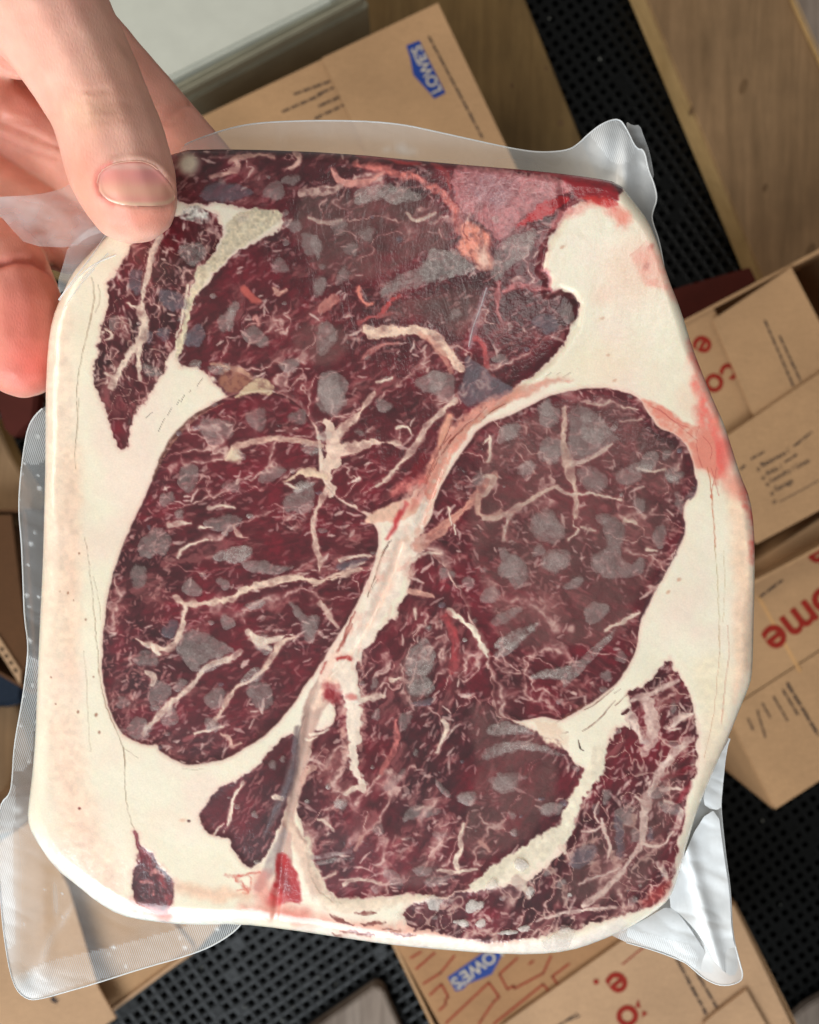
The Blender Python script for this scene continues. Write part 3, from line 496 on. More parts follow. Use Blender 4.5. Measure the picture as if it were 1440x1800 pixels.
def mat_film():
    k = NT('clear_vacuum_film'); fr = k.n('ShaderNodeAttribute', attribute_name='milky'); em = k.n('ShaderNodeAttribute', attribute_name='emboss'); v = k.coord()  # white opacity attribute includes painted glare
    tr = k.n('ShaderNodeBsdfTransparent'); tr.inputs[0].default_value = (.95, .95, .95, 1); mx = k.n('ShaderNodeMixShader')
    k.set(Roughness=.5, Specular_IOR_Level=.45, Coat_Weight=.22, Coat_Roughness=.16); k.bsdf.inputs['Base Color'].default_value = (.88, .91, .925, 1); k.set(Transmission_Weight=0.0)
    wr = k.noise(k.coord((1, .4, 1), (0, 0, R(-28))), 110, 4, .55, 1.2); fine = k.noise(v, 700, 3)
    wav = k.n('ShaderNodeTexWave', wave_type='BANDS', bands_direction='X'); wav.inputs['Scale'].default_value = 760; wav.inputs['Distortion'].default_value = .7; wav.inputs['Detail'].default_value = 1
    k.l(k.coord((1, 1, 1), (0, 0, R(18))), wav.inputs['Vector'])
    h = k.math('ADD', k.math('ADD', wr, k.math('MULTIPLY', fine, .15)), k.math('MULTIPLY', k.math('MULTIPLY', wav.outputs['Fac'], em.outputs['Fac']), .35))
    nrm = k.bump(h, .16, .0012); k.l(nrm, k.bsdf.inputs['Normal']); k.l(nrm, k.bsdf.inputs['Coat Normal'])
    fz = k.n('ShaderNodeFresnel'); fz.inputs['IOR'].default_value = 1.5; k.l(nrm, fz.inputs['Normal'])
    st = k.ramp(wr, [(.5, (0,) * 3), (.8, (.10,) * 3)])
    wem = k.math('MULTIPLY', k.math('MULTIPLY', wav.outputs['Fac'], em.outputs['Fac']), .26)
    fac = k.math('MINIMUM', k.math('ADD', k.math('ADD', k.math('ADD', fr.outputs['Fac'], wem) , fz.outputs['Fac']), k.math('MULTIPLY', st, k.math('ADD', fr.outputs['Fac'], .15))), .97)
    k.l(fac, mx.inputs[0]); k.l(tr.outputs[0], mx.inputs[1]); k.l(k.bsdf.outputs[0], mx.inputs[2]); k.l(mx.outputs[0], k.out.inputs['Surface']); return k.m
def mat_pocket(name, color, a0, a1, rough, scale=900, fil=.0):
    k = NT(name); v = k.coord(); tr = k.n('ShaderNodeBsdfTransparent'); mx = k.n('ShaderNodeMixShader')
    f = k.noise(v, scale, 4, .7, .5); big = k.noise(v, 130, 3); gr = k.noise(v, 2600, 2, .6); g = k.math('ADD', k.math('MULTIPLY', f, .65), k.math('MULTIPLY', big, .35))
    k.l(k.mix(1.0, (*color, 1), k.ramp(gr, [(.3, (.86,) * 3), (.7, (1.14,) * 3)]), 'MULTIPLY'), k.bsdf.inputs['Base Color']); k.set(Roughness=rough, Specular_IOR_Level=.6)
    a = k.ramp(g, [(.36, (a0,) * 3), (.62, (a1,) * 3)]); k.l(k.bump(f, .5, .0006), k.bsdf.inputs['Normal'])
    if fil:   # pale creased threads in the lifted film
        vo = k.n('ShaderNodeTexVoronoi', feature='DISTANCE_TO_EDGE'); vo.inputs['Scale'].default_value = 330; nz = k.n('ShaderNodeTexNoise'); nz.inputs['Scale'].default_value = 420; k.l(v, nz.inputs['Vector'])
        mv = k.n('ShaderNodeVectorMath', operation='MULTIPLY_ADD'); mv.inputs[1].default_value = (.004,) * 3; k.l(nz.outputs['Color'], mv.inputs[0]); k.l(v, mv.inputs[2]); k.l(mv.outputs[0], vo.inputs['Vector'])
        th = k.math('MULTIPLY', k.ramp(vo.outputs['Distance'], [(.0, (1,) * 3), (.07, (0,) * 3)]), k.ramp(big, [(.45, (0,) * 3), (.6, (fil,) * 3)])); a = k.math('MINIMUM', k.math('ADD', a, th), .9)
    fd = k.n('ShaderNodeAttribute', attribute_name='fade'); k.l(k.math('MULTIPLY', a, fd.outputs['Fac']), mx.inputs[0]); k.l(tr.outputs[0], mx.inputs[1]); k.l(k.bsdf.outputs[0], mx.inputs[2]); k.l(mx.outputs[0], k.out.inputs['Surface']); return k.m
def mat_skin():
    k = NT('skin'); at = k.n('ShaderNodeAttribute', attribute_name='pigment'); v = k.coord()
    n1 = k.noise(v, 160, 4); n2 = k.noise(v, 900, 3)
    c = k.mix(1.0, at.outputs['Color'], k.ramp(n1, [(.3, (.9, .86, .84)), (.7, (1.06, 1.05, 1.04))]), 'MULTIPLY'); k.l(c, k.bsdf.inputs['Base Color'])
    k.set(Roughness=.48, Subsurface_Weight=.32, Subsurface_Scale=.0035, Specular_IOR_Level=.4); k.bsdf.inputs['Subsurface Radius'].default_value = (1, .32, .16)
    vo = k.n('ShaderNodeTexVoronoi', feature='DISTANCE_TO_EDGE'); vo.inputs['Scale'].default_value = 1500; k.l(k.coord((1, .45, 1), (0, 0, R(-25))), vo.inputs['Vector'])
    k.l(k.bump(k.math('ADD', k.math('MULTIPLY', vo.outputs['Distance'], 1.2), k.math('MULTIPLY', n2, .5)), .2, .0003), k.bsdf.inputs['Normal']); return k.m
def mat_nail():
    k = NT('nail'); at = k.n('ShaderNodeAttribute', attribute_name='pigment'); k.l(at.outputs['Color'], k.bsdf.inputs['Base Color'])
    k.set(Roughness=.3, Coat_Weight=.35, Coat_Roughness=.2, Subsurface_Weight=.2, Subsurface_Scale=.002); k.bsdf.inputs['Subsurface Radius'].default_value = (1, .4, .3)
    w = k.noise(k.coord((1, .08, 1), (0, 0, R(-20))), 1600, 2); k.l(k.bump(w, .12, .0002), k.bsdf.inputs['Normal']); return k.m
def mat_card(name, rgb, stripe=.5):
    k = NT(name); v = k.coord(); n1 = k.noise(v, 7, 5, .6); n2 = k.noise(k.coord((1, 14, 1), (0, 0, R(64))), 60, 3); n3 = k.noise(v, 420, 2)
    base = k.mix(1.0, (*rgb, 1), k.ramp(n1, [(.3, (.84,) * 3), (.7, (1.1,) * 3)]), 'MULTIPLY'); base = k.mix(stripe, base, k.ramp(n2, [(.3, (.86,) * 3), (.7, (1.12,) * 3)]), 'MULTIPLY')
    base = k.mix(.6, base, k.ramp(n3, [(.3, (.85,) * 3), (.7, (1.12,) * 3)]), 'MULTIPLY')
    k.l(base, k.bsdf.inputs['Base Color']); k.set(Roughness=.75, Specular_IOR_Level=.25); k.l(k.bump(k.math('ADD', n2, k.math('MULTIPLY', n3, .4)), .25, .001), k.bsdf.inputs['Normal']); return k.m
def mat_wood(name, dark, light, rot, knots=True):
    k = NT(name); v = k.coord((1, .07, 1), (0, 0, rot)); g = k.noise(v, 26, 6, .6, 1.2); g2 = k.noise(k.coord((1, .12, 1), (0, 0, rot)), 190, 3); b = k.noise(k.coord(), 9, 4, .6)
    c = k.ramp(g, [(.28, dark), (.72, light)]); c = k.mix(.7, c, k.ramp(b, [(.3, (.74,) * 3), (.7, (1.14,) * 3)]), 'MULTIPLY'); c = k.mix(.5, c, k.ramp(g2, [(.3, (.82,) * 3), (.7, (1.1,) * 3)]), 'MULTIPLY')
    k.l(c, k.bsdf.inputs['Base Color']); k.set(Roughness=.7, Specular_IOR_Level=.3); k.l(k.bump(k.math('ADD', g, g2), .3, .0015), k.bsdf.inputs['Normal']); return k.m
def mat_plain(name, rgb, rough=.6, spec=.4, var=.12, metal=0, sc=30):
    k = NT(name); n = k.noise(k.coord(), sc, 5, .6); k.l(k.mix(1.0, (*rgb, 1), k.ramp(n, [(.3, (1 - var,) * 3), (.7, (1 + var,) * 3)]), 'MULTIPLY'), k.bsdf.inputs['Base Color'])
    k.set(Roughness=rough, Specular_IOR_Level=spec, Metallic=metal); k.l(k.bump(n, .15, .002), k.bsdf.inputs['Normal']); return k.m
M = dict(meat=mat_meat(), film=mat_film(), skin=mat_skin(), nail=mat_nail(),
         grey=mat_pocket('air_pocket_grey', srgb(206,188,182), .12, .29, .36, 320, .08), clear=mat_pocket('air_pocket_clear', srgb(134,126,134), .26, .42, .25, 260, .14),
         milky=mat_pocket('air_pocket_frosted', srgb(224,212,204), .05, .36, .4, 760, .12), white=mat_pocket('air_pocket_white', srgb(232,222,212), .35, .8, .5, 300), veil=mat_pocket('lifted_film_haze', srgb(160,120,114), .10, .26, .45, 240),
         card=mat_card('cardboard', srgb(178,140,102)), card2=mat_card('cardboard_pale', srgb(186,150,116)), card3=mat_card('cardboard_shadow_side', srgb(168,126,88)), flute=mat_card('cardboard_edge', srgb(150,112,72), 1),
         wood=mat_wood('weathered_board', srgb(116,90,62), srgb(156,124,90), R(25)), wood_edge=mat_wood('sawn_edge', srgb(176,142,92), srgb(206,172,120), R(25)), ply=mat_wood('plywood', srgb(104,80,46), srgb(132,106,66), R(115)),
         wood2=mat_wood('grey_worn_wood', srgb(92,76,64), srgb(160,146,134), R(60)),
         rubber=mat_plain('black_rubber', (.0022, .0028, .003), .32, .19, .3, 0, 90), ground=mat_plain('dark_floor', (.006, .006, .006), .9, .1),
         red=mat_plain('red_print', srgb(142,38,26), .7, .2, .15, 0, 200), blue=mat_plain('blue_print', srgb(28,58,130), .6, .3, .1), ink=mat_plain('dark_print', srgb(62,52,50), .75, .2, .2, 0, 200), pale=mat_plain('pale_print', srgb(186,176,160), .7, .2),
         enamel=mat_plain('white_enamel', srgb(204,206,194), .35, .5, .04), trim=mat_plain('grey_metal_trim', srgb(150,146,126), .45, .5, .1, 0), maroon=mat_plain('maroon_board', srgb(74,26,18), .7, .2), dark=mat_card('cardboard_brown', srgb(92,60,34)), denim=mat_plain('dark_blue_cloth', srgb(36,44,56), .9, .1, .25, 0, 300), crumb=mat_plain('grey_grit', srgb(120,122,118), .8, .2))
M['white'] = mat_pocket('air_pocket_white', srgb(232,222,212), .35, .8, .5, 300); M['pale2'] = mat_card('cardboard_crease', srgb(196,150,100))
# ------------------------------------------------------------------ FLOOR, MAT, BOARDS
floor = obj('floor', [(-3, -3, -.012), (3, -3, -.012), (3, 3, -.012), (-3, 3, -.012)], [(0, 1, 2, 3)], M['ground']); tag(floor, kind='structure')
def rubber_mat():
    pit = 19.5 * unit(0); an = R(35); ca, sa = math.cos(an), math.sin(an); n1, n2 = 72, 72; co = []; fc = []; rnd = random.Random(3)
    for i in range(-n1, n1):
        for j in range(-n2, n2):
            x0, y0 = i * pit, j * pit; wx_, wy_ = (x0 * ca - y0 * sa), (x0 * sa + y0 * ca)
            if abs(wx_) > .86 or abs(wy_) > 1.02: continue
            hx_ = pit * (.27 if i % 4 else .25); b = len(co); jx, jy = rnd.uniform(-.03, .03) * pit, rnd.uniform(-.03, .03) * pit
            blocked = rnd.random() < .03
            def add(x, y, z): co.append(((x0 + x) * ca - (y0 + y) * sa, (x0 + x) * sa + (y0 + y) * ca, z))
            h2 = pit / 2
            for sx, sy in ((-1, -1), (1, -1), (1, 1), (-1, 1)): add(sx * h2, sy * h2, 0)
            for sx, sy in ((-1, -1), (1, -1), (1, 1), (-1, 1)): add(sx * hx_ + jx, sy * hx_ + jy, .0006 if not blocked else 0)
            for sx, sy in ((-1, -1), (1, -1), (1, 1), (-1, 1)): add(sx * hx_ + jx, sy * hx_ + jy, -.010 if not blocked else -.001)
            for k in range(4):
                m = (k + 1) % 4; fc.append((b + k, b + m, b + 4 + m, b + 4 + k)); fc.append((b + 4 + k, b + 4 + m, b + 8 + m, b + 8 + k))
            if blocked: fc.append((b + 8, b + 9, b + 10, b + 11))
    o = obj('rubber_mat', co, fc, M['rubber']); return tag(o, 'black perforated rubber floor mat with rows of square holes under the boxes', 'mat')
rubber_mat()
rnd = random.Random(9)
for (x, y) in ((272,1780),(560,1718),(562,1745),(516,1770),(540,1745),(496,1794),(1341,1443),(966,33),(1055,104),(620,1690),(300,1782),(590,1730),(1372,1590),(430,1770),(355,1700)):
    r = rnd.uniform(.0016, .0032); bmx = bmesh.new(); bmesh.ops.create_icosphere(bmx, subdivisions=1, radius=r)
    for v_ in bmx.verts: v_.co *= rnd.uniform(.7, 1.2)
    m_ = bpy.data.meshes.new('crumb'); bmx.to_mesh(m_); bmx.free(); m_.materials.append(M['crumb']); o = bpy.data.objects.new('crumb', m_); o.location = P(x, y, .003); link(o)
    tag(o, 'small grey crumb of grit lying on the rubber mat', 'crumb', 'crumbs on the mat')
def slab(name, pts, z, t, mat, parent=None, dz=None, bevel=0):
    """flat piece cut to an outline traced at its own height; dz lets corners rise"""
    n = len(pts); top = [P(x, y, z + (dz[i] if dz else 0)) for i, (x, y) in enumerate(pts)]; bot = [Vector((p.x, p.y, p.z - t)) for p in top]
    o = obj(name, top + bot, [tuple(range(n))[::-1], tuple(range(n, 2 * n))] + [(i, (i + 1) % n, n + (i + 1) % n, n + i) for i in range(n)], mat, parent)
    b_ = bmesh.new(); b_.from_mesh(o.data); bmesh.ops.recalc_face_normals(b_, faces=b_.faces)
    if bevel: bmesh.ops.bevel(b_, geom=[e for e in b_.edges], offset=bevel, segments=2, affect='EDGES')
    b_.to_mesh(o.data); b_.free(); return o
def wall_panel(name, p, q, z0, z1, t, mat, parent):
    d = (q - p).normalized(); nn = Vector((-d.y, d.x, 0)) * t
    v = [Vector((p.x, p.y, z0)), Vector((q.x, q.y, z0)), Vector((q.x, q.y, z1)), Vector((p.x, p.y, z1))]; v = v + [a + nn for a in v]
    return obj(name, v, [(0, 1, 2, 3), (7, 6, 5, 4), (0, 4, 5, 1), (1, 5, 6, 2), (2, 6, 7, 3), (3, 7, 4, 0)], mat, parent)
# wide weathered board, sawn edge towards the mat
def board(label, pts, z, t, mat, edge_mat=None, name='wooden_board'):
    o = slab(name, pts, z, t, mat, None, None, .0025)
    if edge_mat:
        o.data.materials.append(edge_mat)
        for p_ in o.data.polygons:
            if abs(p_.normal.z) < .5: p_.material_index = 1
    return tag(o, label, 'board', 'boards laid on the mat')
bw = board('wide weathered wooden board with a pale sawn edge, beside the black mat', [(1131, -12), (1112, -56), (1362, -60), (1398, 20), (1490, 225), (1640, 560), (1560, 900), (1520, 900), (1335, 478)], .056, .054, M['wood'], M['wood_edge'])
board('greyish wooden board along the right side of the wide weathered board', [(1372, -60), (1560, -60), (1700, 500), (1655, 560), (1500, 225), (1404, 14)], .066, .05, M['wood2'], M['wood_edge'])
for x, y, r in ((1307, 152, 9), (1425, 442, 10), (1345, 330, 5), (1215, 195, 5)):
    c = [(x + r * .75 * math.cos(t) - 0.4 * r * math.sin(t), y + r * 1.5 * math.sin(t)) for t in [i * math.pi / 6 for i in range(12)]]
    k_ = slab('knot', c, .0566, .001, M.setdefault('knot', mat_wood('knot_wood', srgb(98,72,46), srgb(122,94,64), 0)), bw)
pb = board('brown plywood sheet lying under the cardboard box with the blue logo', [(900, -60), (1024, 250), (1180, 600), (600, 700), (-60, 420), (120, 200), (330, 190), (640, -10), (700, -60)], .03, .028, M['ply'], M['wood_edge'], 'plywood_sheet')
for x, y, r in ((986, 216, 5), (900, 150, 3), (960, 120, 3)): slab('knot', [(x + r * math.cos(t), y + r * 1.2 * math.sin(t)) for t in [i * math.pi / 5 for i in range(10)]], .0306, .001, M['knot'], pb)
board('short worn wood block with rounded corner on the mat, below the pack', [(640, 1748), (660, 1734), (674, 1742), (690, 1780), (722, 1850), (700, 1900), (540, 1900), (520, 1832), (565, 1800)], .03, .028, M['wood2'], None, 'wood_block')
board('grey board end in the lower corner beyond the perforated mat', [(1392, 1792), (1420, 1768), (1470, 1740), (1500, 1900), (1330, 1900)], .02, .018, M['wood2'], None, 'wood_block')
# white panel with grey metal rail behind the hand
ap = thing('white_cabinet', 'white enamel cabinet front with a grey metal rail, behind the hand', 'cabinet', P(300, 20, .03))
slab('panel', [(40, -60), (612, -60), (585, -4), (300, 138), (180, 210), (40, 280)], .20, .15, M['enamel'], ap, None, .004)
for k_, (o1, o2, z_, m_) in enumerate(((2, 13, .188, 'trim'), (14, 22, .196, 'trim'), (24, 40, .17, 'trim'))):
    nx, ny = .466, .885
    slab('rail', [(630 + nx * o1, -26 + ny * o1), (630 + nx * o2, -26 + ny * o2), (180 + nx * o2, 212 + ny * o2), (180 + nx * o1, 212 + ny * o1)], z_, .02 if k_ < 2 else .1, M[m_], ap, None, .002)
# ------------------------------------------------------------------ CARDBOARD BOXES
def flat(name, polys, z, mat, parent):
    co = []; fc = []
    for pl in polys:
        b = len(co); co += [P(x, y, z) for x, y in pl]; fc.append(tuple(range(b, b + len(pl)))[::-1])
    o = obj(name, co, fc, mat, parent); b_ = bmesh.new(); b_.from_mesh(o.data); bmesh.ops.triangulate(b_, faces=b_.faces)
    for f in b_.faces:
        f.normal_update()
        if f.normal.z < 0: f.normal_flip()
    b_.to_mesh(o.data); b_.free(); return o
def bars(p, q, w, words, z, parent, seed=0, mat='ink'):
    """a line of print too small to read: one short bar per word, broken into letter strokes"""
    r_ = random.Random(seed); d = (Vector(q) - Vector(p)); L = d.length; d.normalize(); nn = Vector((-d.y, d.x)); t = 0; out = []
    while t < L:
        wl = r_.uniform(.6, 1.5) * w * 3
        e = min(t + wl, L); s_ = t
        while s_ < e:
            lw = w * r_.uniform(.28, .5); hh = w * r_.choice((.32, .36, .5)); a = Vector(p) + d * s_; b = Vector(p) + d * min(s_ + lw, e)
            out.append([tuple(a + nn * hh), tuple(b + nn * hh), tuple(b - nn * w * .34), tuple(a - nn * w * .34)]); s_ += lw + w * .13
        t = e + w * .5
    return flat('small_print', out, z, M[mat], parent)
def stroke_flat(name, lines, w, z, mat, parent):
    out = []
    for ln in lines:
        for (a, b) in zip(ln[:-1], ln[1:]):
            a, b = Vector(a), Vector(b); d = (b - a).normalized(); nn = Vector((-d.y, d.x)) * w / 2; a = a - d * w * .4; b = b + d * w * .4
            out.append([tuple(a + nn), tuple(b + nn), tuple(b - nn), tuple(a - nn)])
    return flat(name, out, z, M[mat], parent)
def text(body, px, py, direction, size_px, z, mat, parent, bold=0., align='CENTER', sx=1):
    cu = bpy.data.curves.new('lettering', 'FONT'); cu.body = body; cu.align_x = align; cu.align_y = 'CENTER'; cu.size = size_px * unit(z); cu.offset = bold * size_px * unit(z)
    t = bpy.data.objects.new('lettering', cu); scene.collection.objects.link(t); bpy.context.view_layer.update()
    me_ = bpy.data.meshes.new_from_object(t.evaluated_get(bpy.context.evaluated_depsgraph_get())); bpy.data.objects.remove(t); bpy.data.curves.remove(cu)
    an = math.atan2(-direction[1], direction[0]); me_.transform(Matrix.Translation(P(px, py, z)) @ Matrix.Rotation(an, 4, 'Z') @ Matrix.Diagonal((sx, 1, 1, 1))); me_.materials.clear(); me_.materials.append(M[mat])
    return link(bpy.data.objects.new('lettering', me_), parent)
def carton(name, label, corners, ztop, zbase, mat=None, group='cardboard moving boxes'):
    """open carton: four walls and a bottom, outline traced at its top edge"""
    mat = mat or M['card']; cen = [sum(c[0] for c in corners) / 4, sum(c[1] for c in corners) / 4]; t = thing(name, label, 'box', (P(*cen, ztop).x, P(*cen, ztop).y, zbase), group)
    pt = [P(x, y, ztop) for x, y in corners]
    for i in range(4): wall_panel('wall', pt[i], pt[(i + 1) % 4], zbase, ztop - .004, .004, mat, t)
    obj('bottom', [Vector((p.x, p.y, zbase + .003)) for p in pt], [(0, 1, 2, 3)], mat, t); return t
# box with the blue logo, top centre
A_, B_ = Vector((.43, .903)), Vector((.903, -.43)); R0 = Vector((770, 5))
def at(o, a, b): v = o + A_ * a + B_ * b; return (v.x, v.y)
za = .28; ba = carton('cardboard_box', 'brown cardboard box with a blue logo flap, standing on the plywood sheet', [at(R0, 0, 0), at(R0, 0, -560), at(R0, 430, -560), at(R0, 430, 0)], za, .031)
fl = slab('flap', [at(R0, 2, -224), at(R0, 2, -556), at(R0, 428, -556), at(R0, 428, -224)], za - .002, .003, M['card'], ba)
fr = slab('flap', [at(R0, 0, 0), at(R0, 0, -226), at(R0, 432, -226), at(R0, 432, 0)], za + .006, .0035, M['card'], ba)
q = lambda t: [(480 + x / 3, y / 3) for x, y in pairs(t)]
flat('logo_panel', [q("702 240 772 213 910 490 850 521 826 490 740 395 722 300")], za + .0066, M['blue'], fr); text("LOWE'S", 480 + 812 / 3, 366 / 3, -A_, 27, za + .0072, 'pale', fr, .02, 'CENTER', .95)
bars(q("1105 728")[0], q("820 190")[0], 5.5, 9, za + .0066, fr, 1)
for k_, (a, b) in enumerate((("110 497", "300 428"), ("48 590", "250 500"), ("235 498", "320 462"), ("240 560", "350 510"), ("220 625", "380 550"))): bars(q(a)[0], q(b)[0], 6, 5, za - .0014, fl, 3 + k_)
# box with the room checklist, right
A_, B_ = Vector((.44, .898)), Vector((.885, -.465)); R0 = Vector((1392, 463)); zb = .31
bb = carton('cardboard_box', 'brown cardboard box with a printed room checklist, at the right of the pack', [at(R0, 0, 160), at(R0, 0, -330), at(R0, 470, -330), at(R0, 470, 160)], zb, .057)
f1 = slab('flap', [at(R0, 6, -158), at(R0, 6, -326), at(R0, 330, -326), at(R0, 330, -158)], zb - .008, .003, M['card'], bb)
f2 = slab('flap', [(1253, 562), (1391, 470), (1470, 622), (1500, 660), (1440, 662), (1326, 732)], zb + .004, .0035, M['card'], bb)
f3 = slab('flap', [(1262, 777), (1440, 656), (1560, 578), (1660, 780), (1330, 956), (1290, 900)], zb + .010, .0035, M['card'], bb)
q = lambda t: [(1180 + x / 3.46, 440 + y / 3.46) for x, y in pairs(t)]
text('e', *q("205 578")[0], (-.5, .87), 64, zb - .0074, 'red', f1, .02); text('o', *q("275 815")[0], (-.5, .87), 64, zb - .0074, 'red', f1, .02); text('c', *q("368 740")[0], (-.5, .87), 62, zb - .0074, 'red', f1, .02)
bars(q("570 425")[0], q("745 830")[0], 5, 6, zb + .0046, f2, 11); bars(q("660 520")[0], q("790 800")[0], 5, 5, zb + .0046, f2, 12)
for k_, (s_, x, y) in enumerate((('Basement /', 545, 1310), ('Attic /', 575, 1362), ('Laundry / Linen', 600, 1402), ('Garage', 628, 1458))):
    text(s_, *q(f"{x} {y}")[0], B_, 12.5, zb + .0106, 'ink', f3, .012, 'LEFT')
    c = q(f"{x - 14} {y + 22}")[0]; stroke_flat('checkbox', [[(c[0] - 3, c[1] - 1), (c[0] + 1, c[1] - 3), (c[0] + 3, c[1] + 1), (c[0] - 1, c[1] + 3), (c[0] - 3, c[1] - 1)]], 1.2, zb + .0106, 'ink', f3)
bars(q('745 1192')[0], q('855 1105')[0], 5, 3, zb + .0106, f3, 24); bars(q('690 1290')[0], q('765 1240')[0], 5, 3, zb + .0106, f3, 25)
c = q("628 1530")[0]; stroke_flat('checkbox', [[(c[0] - 3, c[1] - 1), (c[0] + 1, c[1] - 3), (c[0] + 3, c[1] + 1), (c[0] - 1, c[1] + 3), (c[0] - 3, c[1] - 1)]], 1.2, zb + .0106, 'ink', f3)
stroke_flat('printed_line', [q("660 1530 900 1400")], 1.4, zb + .0106, 'ink', f3); bars(q("485 1270")[0], q("570 1222")[0], 5, 2, zb + .0106, f3, 21); bars(q("420 1335")[0], q("450 1305")[0], 6, 2, zb + .0106, f3, 22)
tag(slab('maroon_board', [(1150, 520), (1205, 502), (1318, 470), (1330, 494), (1210, 560), (1160, 580)], .19, .14, M['maroon']), 'dark maroon panel in shadow between the mat and the checklist box', 'panel')
# box with red lettering, right below
A_, B_ = Vector((.45, .893)), Vector((.84, -.543)); R0 = Vector((1363, 1425)); zd = .27
bd = carton('cardboard_box', 'brown cardboard box with large red lettering, its corner over the perforated mat', [at(R0, 0, 0), at(R0, 0, 330), at(R0, -392, 330), at(R0, -392, 0)], zd, .002)
f4 = slab('flap', [at(R0, -2, 2), at(R0, -2, 328), at(R0, -194, 328), at(R0, -194, 2)], zd, .0035, M['card'], bd); f5 = slab('flap', [at(R0, -196.5, 2), at(R0, -196.5, 328), at(R0, -390, 328), at(R0, -390, 2)], zd + .0015, .0035, M['card'], bd)
q = lambda t: [(1220 + x / 3.333, 900 + y / 3.333) for x, y in pairs(t)]
stroke_flat('crease', [q('380 500 620 930')], 6, zd + .0018, 'pale2', f5)
text('ome', 1411, 1090, (-.80, .60), 84, zd + .0022, 'red', f5, .022, 'CENTER'); text('e.', 1432, 980, (-.80, .60), 74, zd + .0022, 'red', f5, .022, 'CENTER')
bars(q("520 400")[0], q("385 500")[0], 5.5, 4, zd + .0022, f5, 31)
for k_, (a, b, w) in enumerate((("545 1000", "730 1310", 7), ("520 1040", "610 1190", 5), ("465 1080", "550 1225", 4.5), ("400 1120", "450 1210", 4.5), ("370 1160", "420 1325", 4.5), ("315 1210", "350 1280", 4.5))): bars(q(a)[0], q(b)[0], w, 4, zd + .0012, f4, 40 + k_)
# box with the logo side and red house pattern, bottom
ze = .30; be = carton('cardboard_box', 'brown cardboard box printed with red house outlines and a blue logo, under the bottom edge', [(690, 1652), (1290, 1592), (1420, 1850), (800, 1880)], ze, .002)
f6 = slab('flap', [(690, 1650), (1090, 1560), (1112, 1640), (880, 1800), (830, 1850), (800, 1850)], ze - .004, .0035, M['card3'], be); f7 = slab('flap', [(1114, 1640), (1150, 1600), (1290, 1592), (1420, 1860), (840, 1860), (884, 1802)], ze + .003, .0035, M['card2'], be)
f8 = slab('flap', [(1236, 1800), (1262, 1778), (1312, 1740), (1380, 1860), (1230, 1880)], ze + .010, .0035, M['card2'], be)
q = lambda t: [(500 + x / 2.88, 1500 + y / 2.88) for x, y in pairs(t)]
flat('logo_panel', [q("826 628 1010 500 1110 500 1050 612 985 640 930 660 905 688 868 700")], ze - .0034, M['blue'], f6); text("LOWE'S", *q("975 575")[0], (-.80, .60), 30, ze - .0028, 'pale', f6, .02)
stroke_flat('printed_line', [q("668 585 760 505"), q("640 530 690 500"), q("705 660 790 606 860 520"), q("738 716 795 662 830 728 815 745 818 765 785 795"), q("818 860 1035 655 1088 728 1060 752 1000 840 985 864"), q("1060 864 1310 662 1348 712"), q("1180 530 1088 612 1130 690 1160 670 1165 685 1310 608 1350 520"), q("1440 560 1355 625 1392 672"), q("1240 560 1260 545")], 3.4, ze - .0034, 'red', f6)
q = lambda t: [(680 + x / 1.895, 1640 + y / 1.895) for x, y in pairs(t)]
text('e', *q("775 172")[0], (-.78, .62), 74, ze + .0037, 'red', f7, .022); text('.', *q("715 185")[0], (-.78, .62), 60, ze + .0037, 'red', f7, .022); text('o', *q("808 285")[0], (-.78, .62), 74, ze + .0037, 'red', f7, .022)
flat('printed_mark', [q("838 220 846 250 828 246"), q("852 258 870 268 850 282")], ze + .0037, M['red'], f7); text('This', *q("640 268")[0], (-.82, .57), 13, ze + .0037, 'ink', f7, .012, 'LEFT'); bars(q("610 285")[0], q("560 318")[0], 5, 3, ze + .0037, f7, 51)
bars(q("965 85")[0], q("1065 270")[0], 7, 5, ze + .0037, f7, 52); bars(q("1005 85")[0], q("1100 250")[0], 7, 5, ze + .0037, f7, 53); stroke_flat('printed_line', [q("785 105 855 48")], 2.5, ze + .0037, 'red', f7)
# open box under the lower left of the pack
zf = .24; bf = carton('cardboard_box', 'pinkish brown open cardboard box seen through the lower left of the bag', [(-120, 1480), (150, 1450), (335, 1672), (190, 1780)], zf, .002, M['card2'])
f9 = slab('flap', [(-120, 1560), (60, 1440), (120, 1560), (172, 1734), (204, 1790), (140, 1830), (-120, 1880)], zf + .02, .0035, M['card2'], bf); slab('flap', [(60, 1470), (330, 1440), (420, 1590), (340, 1676), (196, 1776), (176, 1736), (130, 1580)], zf - .01, .0035, M['card'], bf)
flat('printed_mark', [[(88, 1755), (96, 1750), (98, 1758), (104, 1756), (100, 1764), (92, 1762)]], zf + .0206, M['ink'], f9)
# things in shadow along the left side
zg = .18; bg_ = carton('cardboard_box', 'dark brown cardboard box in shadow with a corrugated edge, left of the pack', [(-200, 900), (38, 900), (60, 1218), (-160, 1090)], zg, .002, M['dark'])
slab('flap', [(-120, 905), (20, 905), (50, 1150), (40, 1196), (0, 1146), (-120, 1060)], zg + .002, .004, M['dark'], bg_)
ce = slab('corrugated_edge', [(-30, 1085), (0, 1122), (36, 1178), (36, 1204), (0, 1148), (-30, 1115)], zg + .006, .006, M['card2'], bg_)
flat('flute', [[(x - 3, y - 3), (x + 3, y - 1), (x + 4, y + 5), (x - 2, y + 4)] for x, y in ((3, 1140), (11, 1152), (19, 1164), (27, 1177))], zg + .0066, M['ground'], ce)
board('brown floor plank left of the pack, below the dark cloth', [(-200, 1240), (30, 1240), (60, 1330), (60, 1420), (-200, 1430)], .03, .028, M['wood'], M['wood_edge'])
